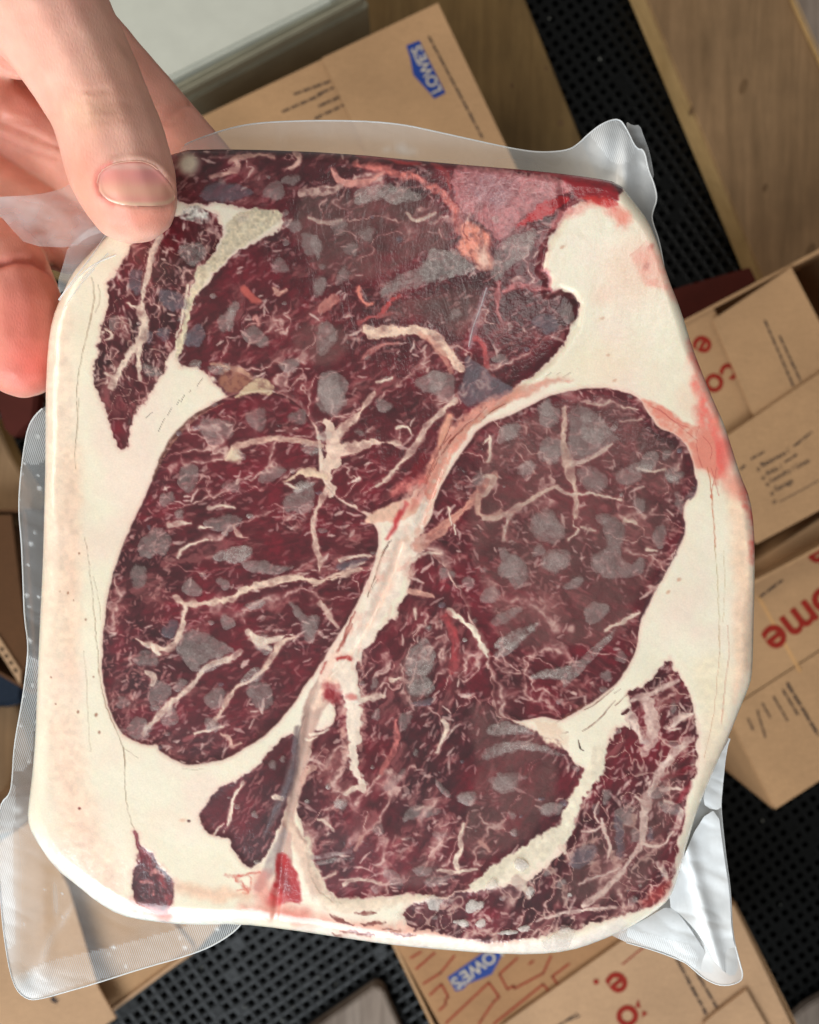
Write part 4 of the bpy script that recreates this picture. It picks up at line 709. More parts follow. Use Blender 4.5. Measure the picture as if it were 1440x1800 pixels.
tag(slab('folded_cloth', [(-120, 1110), (10, 1165), (45, 1205), (40, 1238), (0, 1246), (-120, 1240)], .12, .10, M['denim'], None, None, .008), 'dark blue folded cloth beside the corrugated box edge', 'cloth')
board('pale board end left of the pack, below the little finger', [(-120, 690), (-10, 735), (18, 800), (60, 870), (50, 930), (-120, 880)], .12, .04, M['wood'], M['wood_edge'])
tag(slab('maroon_board', [(-40, 650), (70, 650), (60, 740), (30, 770), (8, 760), (-10, 700)], .16, .03, M['maroon'], None, None, .004), 'dark reddish brown panel in shadow below the little finger', 'panel')
# ------------------------------------------------------------------ SHEETS CUT TO A TRACED OUTLINE
def grid_sheet(poly, sp):
    poly = np.asarray(poly, float); lo = poly.min(0) - 2 * sp; hi = poly.max(0) + 2 * sp
    u = np.arange(lo[0], hi[0] + sp, sp); v = np.arange(lo[1], hi[1] + sp, sp); U, V = np.meshgrid(u, v)
    so = poly_sdf(poly, U, V); return snap(U, V, so, sp)
def snap(U, V, so, sp):
    gy, gx = np.gradient(so, sp); gl = np.maximum(np.hypot(gx, gy), 1e-6); ins = so < 0
    cell = ins[:-1, :-1] | ins[1:, :-1] | ins[:-1, 1:] | ins[1:, 1:]
    m = np.where(ins, 0, so); return U - m * gx / gl, V - m * gy / gl, cell
def mesh_np(name, co, quads, mat, parent=None, normals=None, attrs=None):
    me = bpy.data.meshes.new(name); n = len(quads)
    me.vertices.add(len(co)); me.vertices.foreach_set('co', np.ascontiguousarray(co, np.float32).ravel())
    me.loops.add(n * 4); me.loops.foreach_set('vertex_index', quads.astype(np.int32).ravel()); me.polygons.add(n); me.polygons.foreach_set('loop_start', np.arange(0, n * 4, 4, dtype=np.int32))
    me.update(calc_edges=True); me.validate(); me.polygons.foreach_set('use_smooth', np.ones(len(me.polygons), bool))
    for an, (ty, arr) in (attrs or {}).items():
        a = me.attributes.new(an, ty, 'POINT'); a.data.foreach_set('color' if ty == 'FLOAT_COLOR' else 'value', np.ascontiguousarray(arr, np.float32).ravel())
    if normals is not None and len(me.vertices) == len(co): me.normals_split_custom_set_from_vertices([tuple(x) for x in normals])
    me.materials.append(mat); return link(bpy.data.objects.new(name, me), parent)
def world_of(U, V, z):
    k = 2 * TANX * (CAM_Z - z) / 1440; return np.stack([(U - 720) * k, -(V - 900) * k, z + 0 * U], -1)
def cells_to_mesh(name, Pw, cell, mat, parent, Nw=None, attrs=None):
    ii, jj = np.nonzero(cell); Wd = Pw.shape[1]
    q = np.stack([ii * Wd + jj, (ii + 1) * Wd + jj, (ii + 1) * Wd + jj + 1, ii * Wd + jj + 1], 1)
    ids, inv = np.unique(q, return_inverse=True); inv = inv.reshape(q.shape)
    at = {k: (t, a.reshape(-1, a.shape[-1])[ids] if a.ndim == 3 else a.ravel()[ids]) for k, (t, a) in (attrs or {}).items()}
    return mesh_np(name, Pw.reshape(-1, 3)[ids], inv, mat, parent, None if Nw is None else Nw.reshape(-1, 3)[ids], at)
# ------------------------------------------------------------------ STEAKS
gu, gv, GU, GV, LIN, REL, MIDX, SO = paint_meat()
def base_height(U, V, so, rel):
    r2 = ((U - 690) / 640) ** 2 + ((V - 970) / 720) ** 2
    h = 1.6 * (1 - r2) + rel + .5 * fbm(U, V, 180, 61, 2)                     # millimetres
    ang = np.arctan2(V - 970, U - 690)                                         # rounder towards the bottom left, tighter at the top
    Rr = 23 + 8 * np.cos(ang - 2.2) + 9 * fbm(U, V, 110, 63, 3)
    t = np.clip(1 + so / Rr, 0, 1); drop = (1 - np.sqrt(np.clip(1 - t * t, 0, 1))) * Rr * .123
    return h - drop
seam_d = np.full(GU.shape, 1e9)
for (ax, ay), (bx, by) in zip(SEAM_LINE[:-1], SEAM_LINE[1:]):
    ex, ey = bx - ax, by - ay; tt = np.clip(((GU - ax) * ex + (GV - ay) * ey) / (ex * ex + ey * ey), 0, 1); seam_d = np.minimum(seam_d, np.hypot(GU - ax - tt * ex, GV - ay - tt * ey))
REL = REL - .5 * np.exp(-(seam_d / 7) ** 2)
SU, SV, CELL = snap(GU, GV, SO, G)
HM = base_height(SU, SV, np.minimum(SO, 0), REL); ZM = Z0 + HM * .001
PW = world_of(SU, SV, ZM)
dj = np.gradient(PW, axis=1); di = np.gradient(PW, axis=0); NW = np.cross(di, dj); NW /= np.maximum(np.linalg.norm(NW, axis=-1, keepdims=True), 1e-12)
NW[NW[..., 2] < 0] *= -1
PIG = np.concatenate([LIN, np.ones(LIN.shape[:2] + (1,))], -1)
def surf(px, py):
    i = np.clip((np.asarray(py) - gv[0]) / G, 0, len(gv) - 1.01); j = np.clip((np.asarray(px) - gu[0]) / G, 0, len(gu) - 1.01)
    i0 = i.astype(int); j0 = j.astype(int); a = i - i0; b = j - j0
    return ZM[i0, j0] * (1 - a) * (1 - b) + ZM[i0 + 1, j0] * a * (1 - b) + ZM[i0, j0 + 1] * (1 - a) * b + ZM[i0 + 1, j0 + 1] * a * b
cm = MIDX[:-1, :-1]; left = poly_sdf(LEFT_SIDE, GU[:-1, :-1], GV[:-1, :-1]) < 0
mside = np.array([m[2] for m in MUSCLES] + [-1]); side = np.where(cm >= 0, mside[cm], np.where(left, 0, 1))
base_pt = P(690, 970, Z0 - .018)
steaks = [thing('steak', 'marbled raw steak with the dark wedge under the thumb, in the vacuum pack', 'steak', P(420, 950, Z0 - .018), 'steaks sealed in the bag'),
          thing('steak', 'marbled raw steak with thick white fat reaching the red-stained upper corner of the pack', 'steak', P(980, 950, Z0 - .018), 'steaks sealed in the bag')]
for k, (nm, _, sd) in enumerate(MUSCLES):
    c = CELL & (cm == k)
    if c.any(): cells_to_mesh(nm, PW, c, M['meat'], steaks[sd], NW, {'pigment': ('FLOAT_COLOR', PIG)})
for sd in (0, 1):
    cells_to_mesh('fat', PW, CELL & (cm < 0) & (side == sd), M['meat'], steaks[sd], NW, {'pigment': ('FLOAT_COLOR', PIG)})
    # sides and back of the cut, below the rounded rim
    pts = np.asarray(OUT); ins = poly_sdf(LEFT_SIDE, pts[:, 0], pts[:, 1]) < 0; keep = ins if sd == 0 else ~ins
    n = len(pts); co = []; fc = []; colr = []; cen = np.array([690, 970])
    for i in range(n):
        for ring, (dz, sh) in enumerate(((None, 0), (-.009, .005), (-.014, .02), (-.0175, .06), (-.018, 1))):
            p = pts[i] + (cen - pts[i]) * sh; z0 = float(base_height(np.array(pts[i][0]), np.array(pts[i][1]), np.array(0.), np.array(-.05))) * .001
            co.append(P(p[0], p[1], Z0 + (z0 if dz is None else min(dz, z0 - .001)))); colr.append((.78, .66, .5, 1))
    for i in range(n):
        if not keep[i]: continue
        a, b = i * 5, ((i + 1) % n) * 5
        for r in range(4): fc.append((a + r, b + r, b + r + 1, a + r + 1))
    o = obj('fat_side', co, fc, M['meat'], steaks[sd], True); at = o.data.attributes.new('pigment', 'FLOAT_COLOR', 'POINT'); at.data.foreach_set('color', np.array(colr, np.float32).ravel())
# ------------------------------------------------------------------ VACUUM BAG
bag = thing('vacuum_bag', 'clear vacuum-sealed plastic bag wrapped tight round the two steaks', 'bag', P(690, 970, Z0 - .019))
BAG = [(300,300),(318,258),(345,245),(400,226),(450,216),(530,212),(620,212),(700,217),(770,232),(850,250),(920,265),(960,268),(1000,264),(1018,252),(1035,235),(1060,216),(1088,207),
       (1102,226),(1118,262),(1133,262),(1140,300),(1150,322),(1156,350),(1147,372),(1146,388),(1158,420),(1166,460),(1170,492),(1140,560),(1180,700),(1230,900),(1240,1200),(1283,1290),(1276,1320),(1268,1400),(1267,1420),
       (1275,1500),(1285,1570),(1287,1640),(1300,1690),(1307,1715),(1300,1727),(1270,1734),(1240,1722),(1215,1700),(1203,1690),(1150,1670),(1085,1652),(1000,1600),(700,1580),(440,1590),(425,1628),(380,1660),(330,1680),(250,1702),
       (170,1728),(110,1745),(75,1755),(48,1758),(22,1732),(6,1640),(0,1560),(-8,1480),(0,1412),(18,1396),(22,1370),(25,1310),(40,1230),(48,1165),(50,1130),(43,1085),(41,1020),(38,950),(33,900),(35,850),(42,790),(50,748),(66,724),(100,700),(150,640),(150,520),(200,430)]
BAG = chaikin(BAG, 1)
def film_milky_glare(U, V):
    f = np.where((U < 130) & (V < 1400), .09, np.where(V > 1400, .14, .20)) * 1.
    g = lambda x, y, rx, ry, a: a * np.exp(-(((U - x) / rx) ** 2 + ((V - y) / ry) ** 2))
    f += g(1090, 290, 75, 85, .46) + g(700, 235, 420, 40, .08) + g(1250, 1560, 80, 190, .72) + g(1180, 1640, 110, 60, .5) + g(40, 1000, 30, 300, .06) + g(55, 760, 30, 60, .10) + g(40, 1740, 70, 30, .5) + g(10, 1600, 22, 170, .42)  # extra white for layered flaps, with glare painted in at corners and edges
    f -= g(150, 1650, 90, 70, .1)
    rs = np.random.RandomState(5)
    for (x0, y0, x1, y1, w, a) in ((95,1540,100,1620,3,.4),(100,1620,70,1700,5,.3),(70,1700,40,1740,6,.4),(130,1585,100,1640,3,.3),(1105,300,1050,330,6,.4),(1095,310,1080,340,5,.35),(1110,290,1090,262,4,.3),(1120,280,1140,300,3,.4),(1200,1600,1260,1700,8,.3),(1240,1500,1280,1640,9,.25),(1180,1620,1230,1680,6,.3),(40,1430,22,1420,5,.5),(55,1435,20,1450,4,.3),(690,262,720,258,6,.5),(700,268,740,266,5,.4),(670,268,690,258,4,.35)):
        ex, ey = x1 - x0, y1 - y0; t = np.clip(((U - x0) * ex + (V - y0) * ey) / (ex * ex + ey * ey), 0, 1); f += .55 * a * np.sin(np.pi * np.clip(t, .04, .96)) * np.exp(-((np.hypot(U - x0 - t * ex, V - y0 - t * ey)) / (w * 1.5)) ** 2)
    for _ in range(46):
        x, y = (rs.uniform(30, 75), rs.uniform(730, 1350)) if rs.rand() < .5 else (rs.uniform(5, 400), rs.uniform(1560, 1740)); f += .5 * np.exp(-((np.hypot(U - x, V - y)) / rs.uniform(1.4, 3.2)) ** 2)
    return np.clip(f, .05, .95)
def film_emboss(U, V):
    d = np.full(U.shape, 0.)
    for line_, w in (([(20,1745),(100,1712),(200,1690),(330,1655),(420,1615)], 26), ([(10,1390),(5,1500),(10,1650)], 18), ([(30,1330),(40,1230),(50,1180)], 26), ([(60,740),(60,790)], 26), ([(1060,225),(1090,262)], 26), ([(1110,1660),(1200,1685)], 26)):
        for (x0, y0), (x1, y1) in zip(line_[:-1], line_[1:]):
            ex, ey = x1 - x0, y1 - y0; t = np.clip(((U - x0) * ex + (V - y0) * ey) / (ex * ex + ey * ey), 0, 1); d = np.maximum(d, (np.hypot(U - x0 - t * ex, V - y0 - t * ey) < w) * 1.)
    return d
def film_wave(U, V):
    return .75 * fbm(U, V, 130, 21, 2) + .30 * np.abs(fbm((U + V * .5) * .4, V - U * .5, 34, 23, 2)) + .10 * fbm(U, V, 40, 25, 2)
def film_sheet(name, poly, z_mm, amp, sp=3.5, milky=None, parent=bag, tilt=None, extra=None):
    U, V, cell = grid_sheet(poly, sp); z = z_mm + amp * film_wave(U, V)
    if tilt is not None: z = z + tilt(U, V)
    Pw = world_of(U, V, Z0 + z * .001); fr = film_milky_glare(U, V) if milky is None else np.full(U.shape, milky) + .22 * fbm(U * .5 + V * .2, V, 34, 29, 3)
    return cells_to_mesh(name, Pw, cell, M['film'], parent, None, {'milky': ('FLOAT', np.clip(fr, .03, .96)), 'emboss': ('FLOAT', film_emboss(U, V))})
def flange_tilt(U, V):
    g = lambda x, y, rx, ry, a: a * np.exp(-(((U - x) / rx) ** 2 + ((V - y) / ry) ** 2))
    return g(1290, 1720, 60, 80, 3) + g(1180, 1650, 20, 60, -2) + g(1100, 300, 14, 60, 2.2) + g(1065, 250, 26, 60, 2.4) + g(75, 1600, 20, 110, 2.0) + g(30, 1740, 30, 30, 2) + g(60, 1140, 40, 30, 1.0)
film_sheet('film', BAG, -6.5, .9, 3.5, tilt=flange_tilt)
film_sheet('fold', chaikin([(1100,212),(1112,221),(1125,219),(1132,240),(1143,268),(1152,322),(1120,330),(1108,300),(1112,262),(1104,232)], 1), -7.6, .5, 3, .34)
film_sheet('fold', chaikin([(1288,1288),(1277,1320),(1269,1400),(1268,1425),(1240,1420),(1236,1400),(1250,1360),(1262,1335)], 1), -4.2, 1.6, 2.5, .72)
film_sheet('fold', chaikin([(1192,1530),(1230,1440),(1262,1420),(1272,1500),(1283,1570),(1286,1640),(1300,1695),(1290,1720),(1262,1700),(1235,1650),(1200,1610),(1172,1590)], 1), -4.6, 1.5, 3, .85, tilt=lambda U, V: 1.4 * np.exp(-((U - V * .28 - 790) / 12) ** 2))  # near-white opacity: folded film plus painted glare
film_sheet('fold', chaikin([(1090,1640),(1140,1612),(1178,1590),(1205,1620),(1235,1665),(1262,1712),(1225,1706),(1200,1686),(1140,1664)], 1), -5.4, 1.0, 3, .62)
film_sheet('folded_corner', chaikin([(-60,348),(0,346),(60,343),(104,334),(125,322),(200,360),(190,405),(150,418),(132,436),(48,432),(20,402),(0,378),(-60,360)], 1), 2.0, 1.4, 3, .22, tilt=lambda U, V: -3.5 * sstep(60, 190, U))
film_sheet('folded_corner', chaikin([(120,432),(165,395),(230,380),(240,420),(180,430),(150,452),(126,484),(108,520),(100,500),(112,462)], 1), -3.5, .6, 3, .22)
# trimmed rim of the films, its edge highlight made as a white tube
def ribbon_tube(name, pts, z_mm, r_mm, mat, parent, attr=None):
    pts = np.asarray(pts, float); n = len(pts); co = []; fc = []
    for i in range(n):
        d = pts[min(i + 1, n - 1)] - pts[max(i - 1, 0)]; d /= max(np.hypot(*d), 1e-9); nx, ny = -d[1], d[0]
        zz = z_mm(pts[i][0], pts[i][1]) if callable(z_mm) else z_mm
        c = P(pts[i][0], pts[i][1], Z0 + zz * .001)
        for q in range(6):
            an = q * math.pi / 3; co.append(c + Vector((nx * math.cos(an), -ny * math.cos(an), math.sin(an))) * r_mm * .001)
    for i in range(n - 1):
        for q in range(6): fc.append((i * 6 + q, i * 6 + (q + 1) % 6, (i + 1) * 6 + (q + 1) % 6, (i + 1) * 6 + q))
    o = obj(name, co, fc, mat, parent, True)
    if attr is not None: a = o.data.attributes.new('milky', 'FLOAT', 'POINT'); a.data.foreach_set('value', np.full(len(co), attr, np.float32))
    return o
def film_z(x, y):
    U = np.array([[x]]); V = np.array([[y]]); return float((-6.5 + .9 * film_wave(U, V) + flange_tilt(U, V))[0, 0])
def outer_run(a, b):
    i0 = int(np.argmin(np.hypot(BAG[:, 0] - a[0], BAG[:, 1] - a[1]))); i1 = int(np.argmin(np.hypot(BAG[:, 0] - b[0], BAG[:, 1] - b[1]))); return chaikin(BAG[i0:i1 + 1], 1, False)
for a, b in (((318, 258), (1170, 492)), ((1283, 1290), (1085, 1652)), ((425, 1628), (75, 718))):
    ribbon_tube('film_edge_highlight', outer_run(a, b), film_z, .16, M['film'], bag, .6)
# ---- air pockets where the film stands off the meat, plus painted haze patches
def ell(k, x, y, rx, ry, ang=0, seed=None):
    rs = np.random.RandomState(int(x * 7 + y * 3 + k)); s = KO[k][2]; c = C(k, [(x, y)])[0]; n = 16; ca, sa = math.cos(R(ang)), math.sin(R(ang)); out = []
    ph = rs.uniform(0, 6.28, 3)
    for i in range(n):
        t = i * 2 * math.pi / n; rr = 1 + .13 * math.sin(2 * t + ph[0]) + .10 * math.sin(3 * t + ph[1]) + .05 * math.sin(5 * t + ph[2])
        a, b = rx / s * rr * math.cos(t), ry / s * rr * math.sin(t); out.append((c[0] + a * ca - b * sa, c[1] + a * sa + b * ca))
    return out
POCKETS = []
def E(k, mat, spec):
    for row in spec.split(';'):
        v = [float(x) for x in row.split()]; POCKETS.append((mat, ell(k, *v)))
def Q(k, mat, *polys):
    for t in polys: POCKETS.append((mat, chaikin(CK(k, t), 1)))
Q(7, 'veil', "0 560 60 420 200 350 420 270 620 250 780 300 840 420 980 500 1040 620 1050 760 980 860 1000 960 920 1120 820 1290 760 1420 700 1540 560 1584 300 1584 60 1560 20 1400 -60 1250 -110 1000 -110 760 -60 640")  # broad faint patches of lifted film, reflected haze put into their colour
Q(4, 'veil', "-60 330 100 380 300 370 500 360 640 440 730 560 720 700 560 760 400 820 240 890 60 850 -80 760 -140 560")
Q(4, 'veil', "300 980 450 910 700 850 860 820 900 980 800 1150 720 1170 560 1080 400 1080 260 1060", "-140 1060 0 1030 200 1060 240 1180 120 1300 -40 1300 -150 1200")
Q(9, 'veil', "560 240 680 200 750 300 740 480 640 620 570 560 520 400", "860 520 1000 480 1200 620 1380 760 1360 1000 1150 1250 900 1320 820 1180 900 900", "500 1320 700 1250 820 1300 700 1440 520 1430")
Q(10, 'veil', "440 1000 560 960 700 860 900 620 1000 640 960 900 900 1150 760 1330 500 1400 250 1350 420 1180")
E(3, 'clear', "850 255 140 58 -8;590 800 85 60 30;700 985 55 70 10;545 975 46 38 0;470 985 22 36 0;400 705 42 80 10")
E(3, 'grey', "1190 190 55 34 0;1200 420 58 34 0;1290 520 64 66 0;1160 500 26 24 0;1330 725 42 58 0;870 885 48 88 20;290 915 34 40 0;1130 630 55 46 0;1010 985 74 56 30;940 380 52 30 -10;1100 250 60 60 40;1180 1130 60 40 10;1360 990 62 90 0;1380 1270 62 80 0")
E(3, 'milky', "700 350 60 40 20;690 560 60 80 60;880 890 30 60 10;820 1150 60 40 0;480 1160 60 40 20;700 1130 40 30 0;640 880 26 60 20")
E(4, 'grey', "132 570 52 50 0;275 612 54 44 0;195 685 50 34 20;20 670 36 72 0;40 870 38 56 0;1290 1010 42 54 0;955 1240 46 38 0;490 1020 18 15 0;720 1010 44 40 0;600 1360 80 66 0;150 820 40 50 40")
E(4, 'clear', "1180 1062 76 54 0")
Q(4, 'milky', "330 960 340 860 450 800 560 760 600 660 660 690 720 690 760 720 860 790 800 815 700 830 560 880 450 905 380 930", "180 440 240 360 350 340 460 360 560 400 580 440 500 450 420 470 330 430 260 480", "950 640 1040 600 1130 560 1140 640 1080 740 1000 770 940 860 880 830 900 720")
Q(4, 'clear', "770 1205 850 1270 960 1340 1030 1390 980 1440 850 1480 760 1500 720 1390 760 1320"); Q(4, 'grey', "570 1310 640 1290 740 1320 720 1400 730 1470 640 1470 580 1400")
E(5, 'grey', "665 310 86 82 20;525 545 66 76 0;415 655 46 40 0;480 730 34 34 0;740 590 50 38 0;940 530 74 42 -15;1240 125 90 112 0;355 880 86 84 0;270 1045 44 80 0;700 775 92 50 0;1085 660 100 70 -10;720 1275 46 40 0;540 1105 60 46 0;700 1080 40 38 0;870 250 60 70 30;1080 240 50 50 0")
E(5, 'clear', "430 1312 54 50 0"); Q(5, 'milky', "600 950 700 900 850 880 860 940 800 990 700 980"); Q(5, 'grey', "740 960 860 950 1000 980 1080 1000 940 1050 850 1040", "1005 1160 1060 1170 1100 1220 1170 1240 1180 1330 1140 1400 1100 1310")
E(5, 'milky', "1150 400 70 40 0;780 430 34 34 0;860 1190 80 26 -10;900 1390 60 50 30;1100 590 80 26 -20")
Q(8, 'grey', "520 150 600 165 700 220 790 280 700 300 600 335 560 400 500 330 440 250"); E(8, 'grey', "310 310 66 56 0;370 490 66 82 0;190 530 46 34 0;270 668 56 76 0;660 512 60 66 0;885 492 88 66 20;480 440 42 40 0;430 600 50 62 0;640 640 46 38 0;950 850 32 30 0;1000 820 22 22 0;1140 160 42 90 15;860 1100 24 20 0")
E(8, 'milky', "640 350 90 26 -20;850 400 70 40 -20;320 660 30 40 0;1295 1040 40 40 0;640 660 40 30 0"); Q(8, 'clear', "1040 700 1085 690 1070 850 1040 980 970 1090 900 1220 930 1120 1000 960 1040 840")
E(6, 'grey', "100 110 88 100 0;360 180 50 44 0;240 312 30 28 0;1190 192 48 44 0;1000 312 54 58 20;1200 430 60 58 0;1080 500 54 44 0;840 552 44 40 0;1220 970 78 58 30;1010 1000 70 80 0;790 1080 40 36 0;900 1140 60 46 0;980 1250 90 40 -30;680 1030 50 40 0")
Q(6, 'grey', "1080 800 1140 700 1200 690 1260 760 1300 840 1240 890 1160 880 1110 840"); E(6, 'clear', "200 980 100 30 -12"); Q(6, 'milky', "900 1400 960 1340 1080 1290 1160 1260 1150 1310 1040 1390 960 1440")
E(7, 'milky', "560 440 100 70 30;800 650 60 30 -10;970 690 50 40 0"); Q(7, 'grey', "420 330 520 320 600 370 640 450 720 500 640 530 560 590 480 610 400 570 430 480", "450 650 520 620 590 640 640 690 620 770 560 780 500 740")
E(7, 'grey', "350 540 68 60 0;330 370 74 62 20;120 470 52 56 40;225 650 48 50 0;845 600 44 68 10;930 575 30 30 0;960 670 50 44 0;990 810 32 62 0;790 825 36 50 0;890 985 46 60 20;380 1110 62 72 20;280 1060 40 38 0;460 1225 62 34 -15;150 1150 70 110 -20;570 1370 70 60 0")
Q(7, 'grey', "640 690 700 630 790 600 830 640 790 720 700 745", "545 880 620 860 720 910 730 960 700 1060 720 1110 760 1120 780 1070 830 1090 820 1180 740 1200 640 1220 560 1180 520 1080 600 1060 620 980", "230 880 280 850 360 870 440 970 380 1010 320 980 250 940")
E(9, 'grey', "440 420 28 34 0;890 975 50 44 0;1080 900 78 58 -20;1110 1060 30 26 0;1120 1142 26 24 0;760 1160 40 34 0;750 1380 76 34 -18;440 1420 28 26 0;640 760 22 34 10;450 570 30 36 0;590 600 40 50 0;460 1130 36 40 0")
E(9, 'milky', "280 1000 38 38 0;660 300 70 110 15;660 430 80 60 -30;240 1280 90 22 -8;880 980 40 34 0"); Q(9, 'grey', "450 950 500 890 570 830 610 830 580 890 510 950", "560 1100 600 1010 680 1000 760 1030 820 1030 720 1070 640 1090", "470 1300 540 1320 600 1400 530 1420 480 1370", "720 850 760 900 820 960 800 990 740 930")
Q(9, 'milky', "940 790 980 715 1100 690 1230 700 1390 765 1330 785 1200 745 1100 760 1010 800", "960 640 1060 590 1180 620 1250 680 1120 670 1000 690"); E(9, 'clear', "680 510 60 24 -10"); E(9, 'grey', "1300 1030 78 34 -8")
E(2, 'white', "1195 55 38 38 0;1050 160 36 34 -40;1245 195 26 36 0;760 250 50 44 0;960 265 58 38 0;900 355 42 24 10;1000 357 34 30 0;1220 380 42 20 -20;1085 405 58 14 -5;525 388 18 12 0;1150 400 40 12 0;1390 440 90 56 -20")
E(2, 'milky', "580 330 32 32 0;820 240 40 30 0"); E(2, 'grey', "1330 95 28 26 0;1400 150 38 28 -20;1110 222 24 18 0;700 90 60 30 0")
E(10, 'grey', "100 770 76 52 10;150 1005 24 24 0;380 1255 36 24 -30;540 1225 36 22 0;600 830 34 44 0;550 890 24 28 0;920 400 24 52 20;930 580 40 30 0;850 810 50 38 -20;310 1200 26 26 0;690 920 58 52 0;740 1020 30 56 10;600 240 34 40 0;670 150 34 36 0;920 890 70 46 30;330 890 66 32 -8")
Q(10, 'clear', "400 1180 420 1100 470 1060 540 1050 570 1090 540 1150 490 1170 470 1200", "620 910 690 930 690 1000 695 1130 650 1145 635 1050", "790 980 830 970 845 1030 810 1070 785 1050")
Q(10, 'milky', "180 270 300 200 430 190 600 40 640 0 660 30 560 140 470 240 340 360 400 270 300 260", "30 140 100 90 230 10 240 40 140 130 60 180"); E(10, 'white', "420 1312 18 14 0;180 1165 36 36 0"); E(10, 'milky', "720 1340 40 26 -30;880 1200 20 30 0")
rs_ = np.random.RandomState(12)      # small round bubbles scattered over the lean
yy_, xx_ = np.nonzero((MIDX >= 0) & (MIDX != 4) & (SO < -14))
for t_ in rs_.randint(0, len(yy_), 96):
    rr_ = rs_.uniform(4, 10); an_ = rs_.uniform(0, 6.28); el_ = rs_.uniform(.6, 1)
    POCKETS.append((('grey', 'milky', 'grey', 'clear')[rs_.randint(4)], [(gu[xx_[t_]] + rr_ * math.cos(an_ + q_ * .524) * (1 + .1 * rs_.randn()), gv[yy_[t_]] + rr_ * el_ * math.sin(an_ + q_ * .524)) for q_ in range(12)]))
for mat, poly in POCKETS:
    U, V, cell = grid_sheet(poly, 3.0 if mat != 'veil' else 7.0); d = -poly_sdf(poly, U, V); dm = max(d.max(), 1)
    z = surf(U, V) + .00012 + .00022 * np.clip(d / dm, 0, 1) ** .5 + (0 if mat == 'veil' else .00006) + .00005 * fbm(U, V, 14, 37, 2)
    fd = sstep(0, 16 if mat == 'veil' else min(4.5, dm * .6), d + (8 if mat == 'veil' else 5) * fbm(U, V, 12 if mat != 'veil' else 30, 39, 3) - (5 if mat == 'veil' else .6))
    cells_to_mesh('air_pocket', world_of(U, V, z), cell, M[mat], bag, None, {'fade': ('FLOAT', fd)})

# ---- tight creases of the film across the face
def crease_line(k, t, w, fr):
    pts = chaikin(CK(k, t), 2, False); ribbon_tube('film_crease', pts, lambda x, y: (float(surf(np.array(x), np.array(y))) - Z0) * 1000 + .02, w, M['film'], bag, fr * .7)
for k, t, w, fr in ((3, "10 800 90 690 170 590 250 470", .22, .4), (3, "60 740 140 650 220 600 300 570", .16, .3), (3, "120 700 180 640 260 560", .14, .25), (3, "30 850 110 730 190 640", .14, .2),
                    (4, "880 880 850 980 810 1080 790 1180", .1, .12)):
    crease_line(k, t, w, fr)
# ------------------------------------------------------------------ HAND
def HP(px, py, zmm): return P(px, py, Z0 + zmm * .001)
def chain_mesh(bm, nodes, seg=10):
    """tapered limb: nodes = (px, py, z mm, radius mm); a run of overlapping spheres that the remesh fuses into one skin"""
    nd = [(HP(a, b, c), r * .001) for a, b, c, r in nodes]
    for (p, r), (q, s) in zip(nd[:-1], nd[1:]):
        n = max(2, int((q - p).length / .0016))
        for i in range(n + 1):
            t = i / n; bmesh.ops.create_icosphere(bm, subdivisions=2, radius=r + (s - r) * t, matrix=Matrix.Translation(p.lerp(q, t)))
bm = bmesh.new()
chain_mesh(bm, [(-60,-190,6,16.5),(20,-60,11,14.5),(92,38,13,12.6),(142,122,12.5,11.4),(178,192,12.5,10.5),(196,243,12,10.9),(210,292,11.5,11.0),(222,322,11,10.6),(229,344,10.6,9.9)])      # thumb
chain_mesh(bm, [(214,300,9,10.2),(226,338,8,9.6)])                                                                                                                       # thumb pad
chain_mesh(bm, [(-40,-120,-20,13),(60,-30,-24,11),(150,72,-27,10.4),(215,140,-27.5,9.6),(300,236,-28,9.4),(370,310,-28,8.6),(430,372,-27,7.6)])                            # index finger behind the bag
chain_mesh(bm, [(-160,-40,-24,14),(-60,110,-26,12),(20,215,-29,11),(95,262,-29,10),(190,330,-29,9.6),(240,380,-28,8.2)])                                                     # middle finger behind
chain_mesh(bm, [(-190,110,-24,12),(-90,270,-27,11),(-20,350,-27,10.6),(60,388,-28,10),(120,420,-28,9)])                                                                         # ring finger
chain_mesh(bm, [(-150,330,-18,10),(-60,420,-17,10),(8,470,-17,10.2),(36,540,-17,10.2),(40,600,-17.5,9.9),(40,634,-18,9.2)])                                                 # little finger curled along the edge
chain_mesh(bm, [(-190,-160,-8,26),(-120,0,-16,20),(-90,150,-20,16)]); chain_mesh(bm, [(-100,-60,-4,20),(-20,-10,-6,14),(30,60,-12,10)])                                      # palm and web
me = bpy.data.meshes.new('hand'); bm.to_mesh(me); bm.free()
hand = bpy.data.objects.new('hand', me); scene.collection.objects.link(hand)
rm = hand.modifiers.new('skin', 'REMESH'); rm.mode = 'VOXEL'; rm.voxel_size = .0007
sm = hand.modifiers.new('smooth', 'SMOOTH'); sm.factor = .5; sm.iterations = 14
dg = bpy.context.evaluated_depsgraph_get(); me2 = bpy.data.meshes.new_from_object(hand.evaluated_get(dg)); hand.modifiers.clear(); hand.data = me2; bpy.data.meshes.remove(me); me2.name = 'hand'
n = len(me2.vertices); co = np.empty(n * 3, np.float32); me2.vertices.foreach_get('co', co); co = co.reshape(-1, 3).astype(float)
no = np.empty(n * 3, np.float32); me2.vertices.foreach_get('normal', no); no = no.reshape(-1, 3)
def to_px(c):
    k = 2 * TANX * (CAM_Z - c[:, 2]) / 1440; return c[:, 0] / k + 720, 900 - c[:, 1] / k
hx, hy = to_px(co); hz = (co[:, 2] - Z0) * 1000; up = np.clip(no[:, 2], 0, 1)
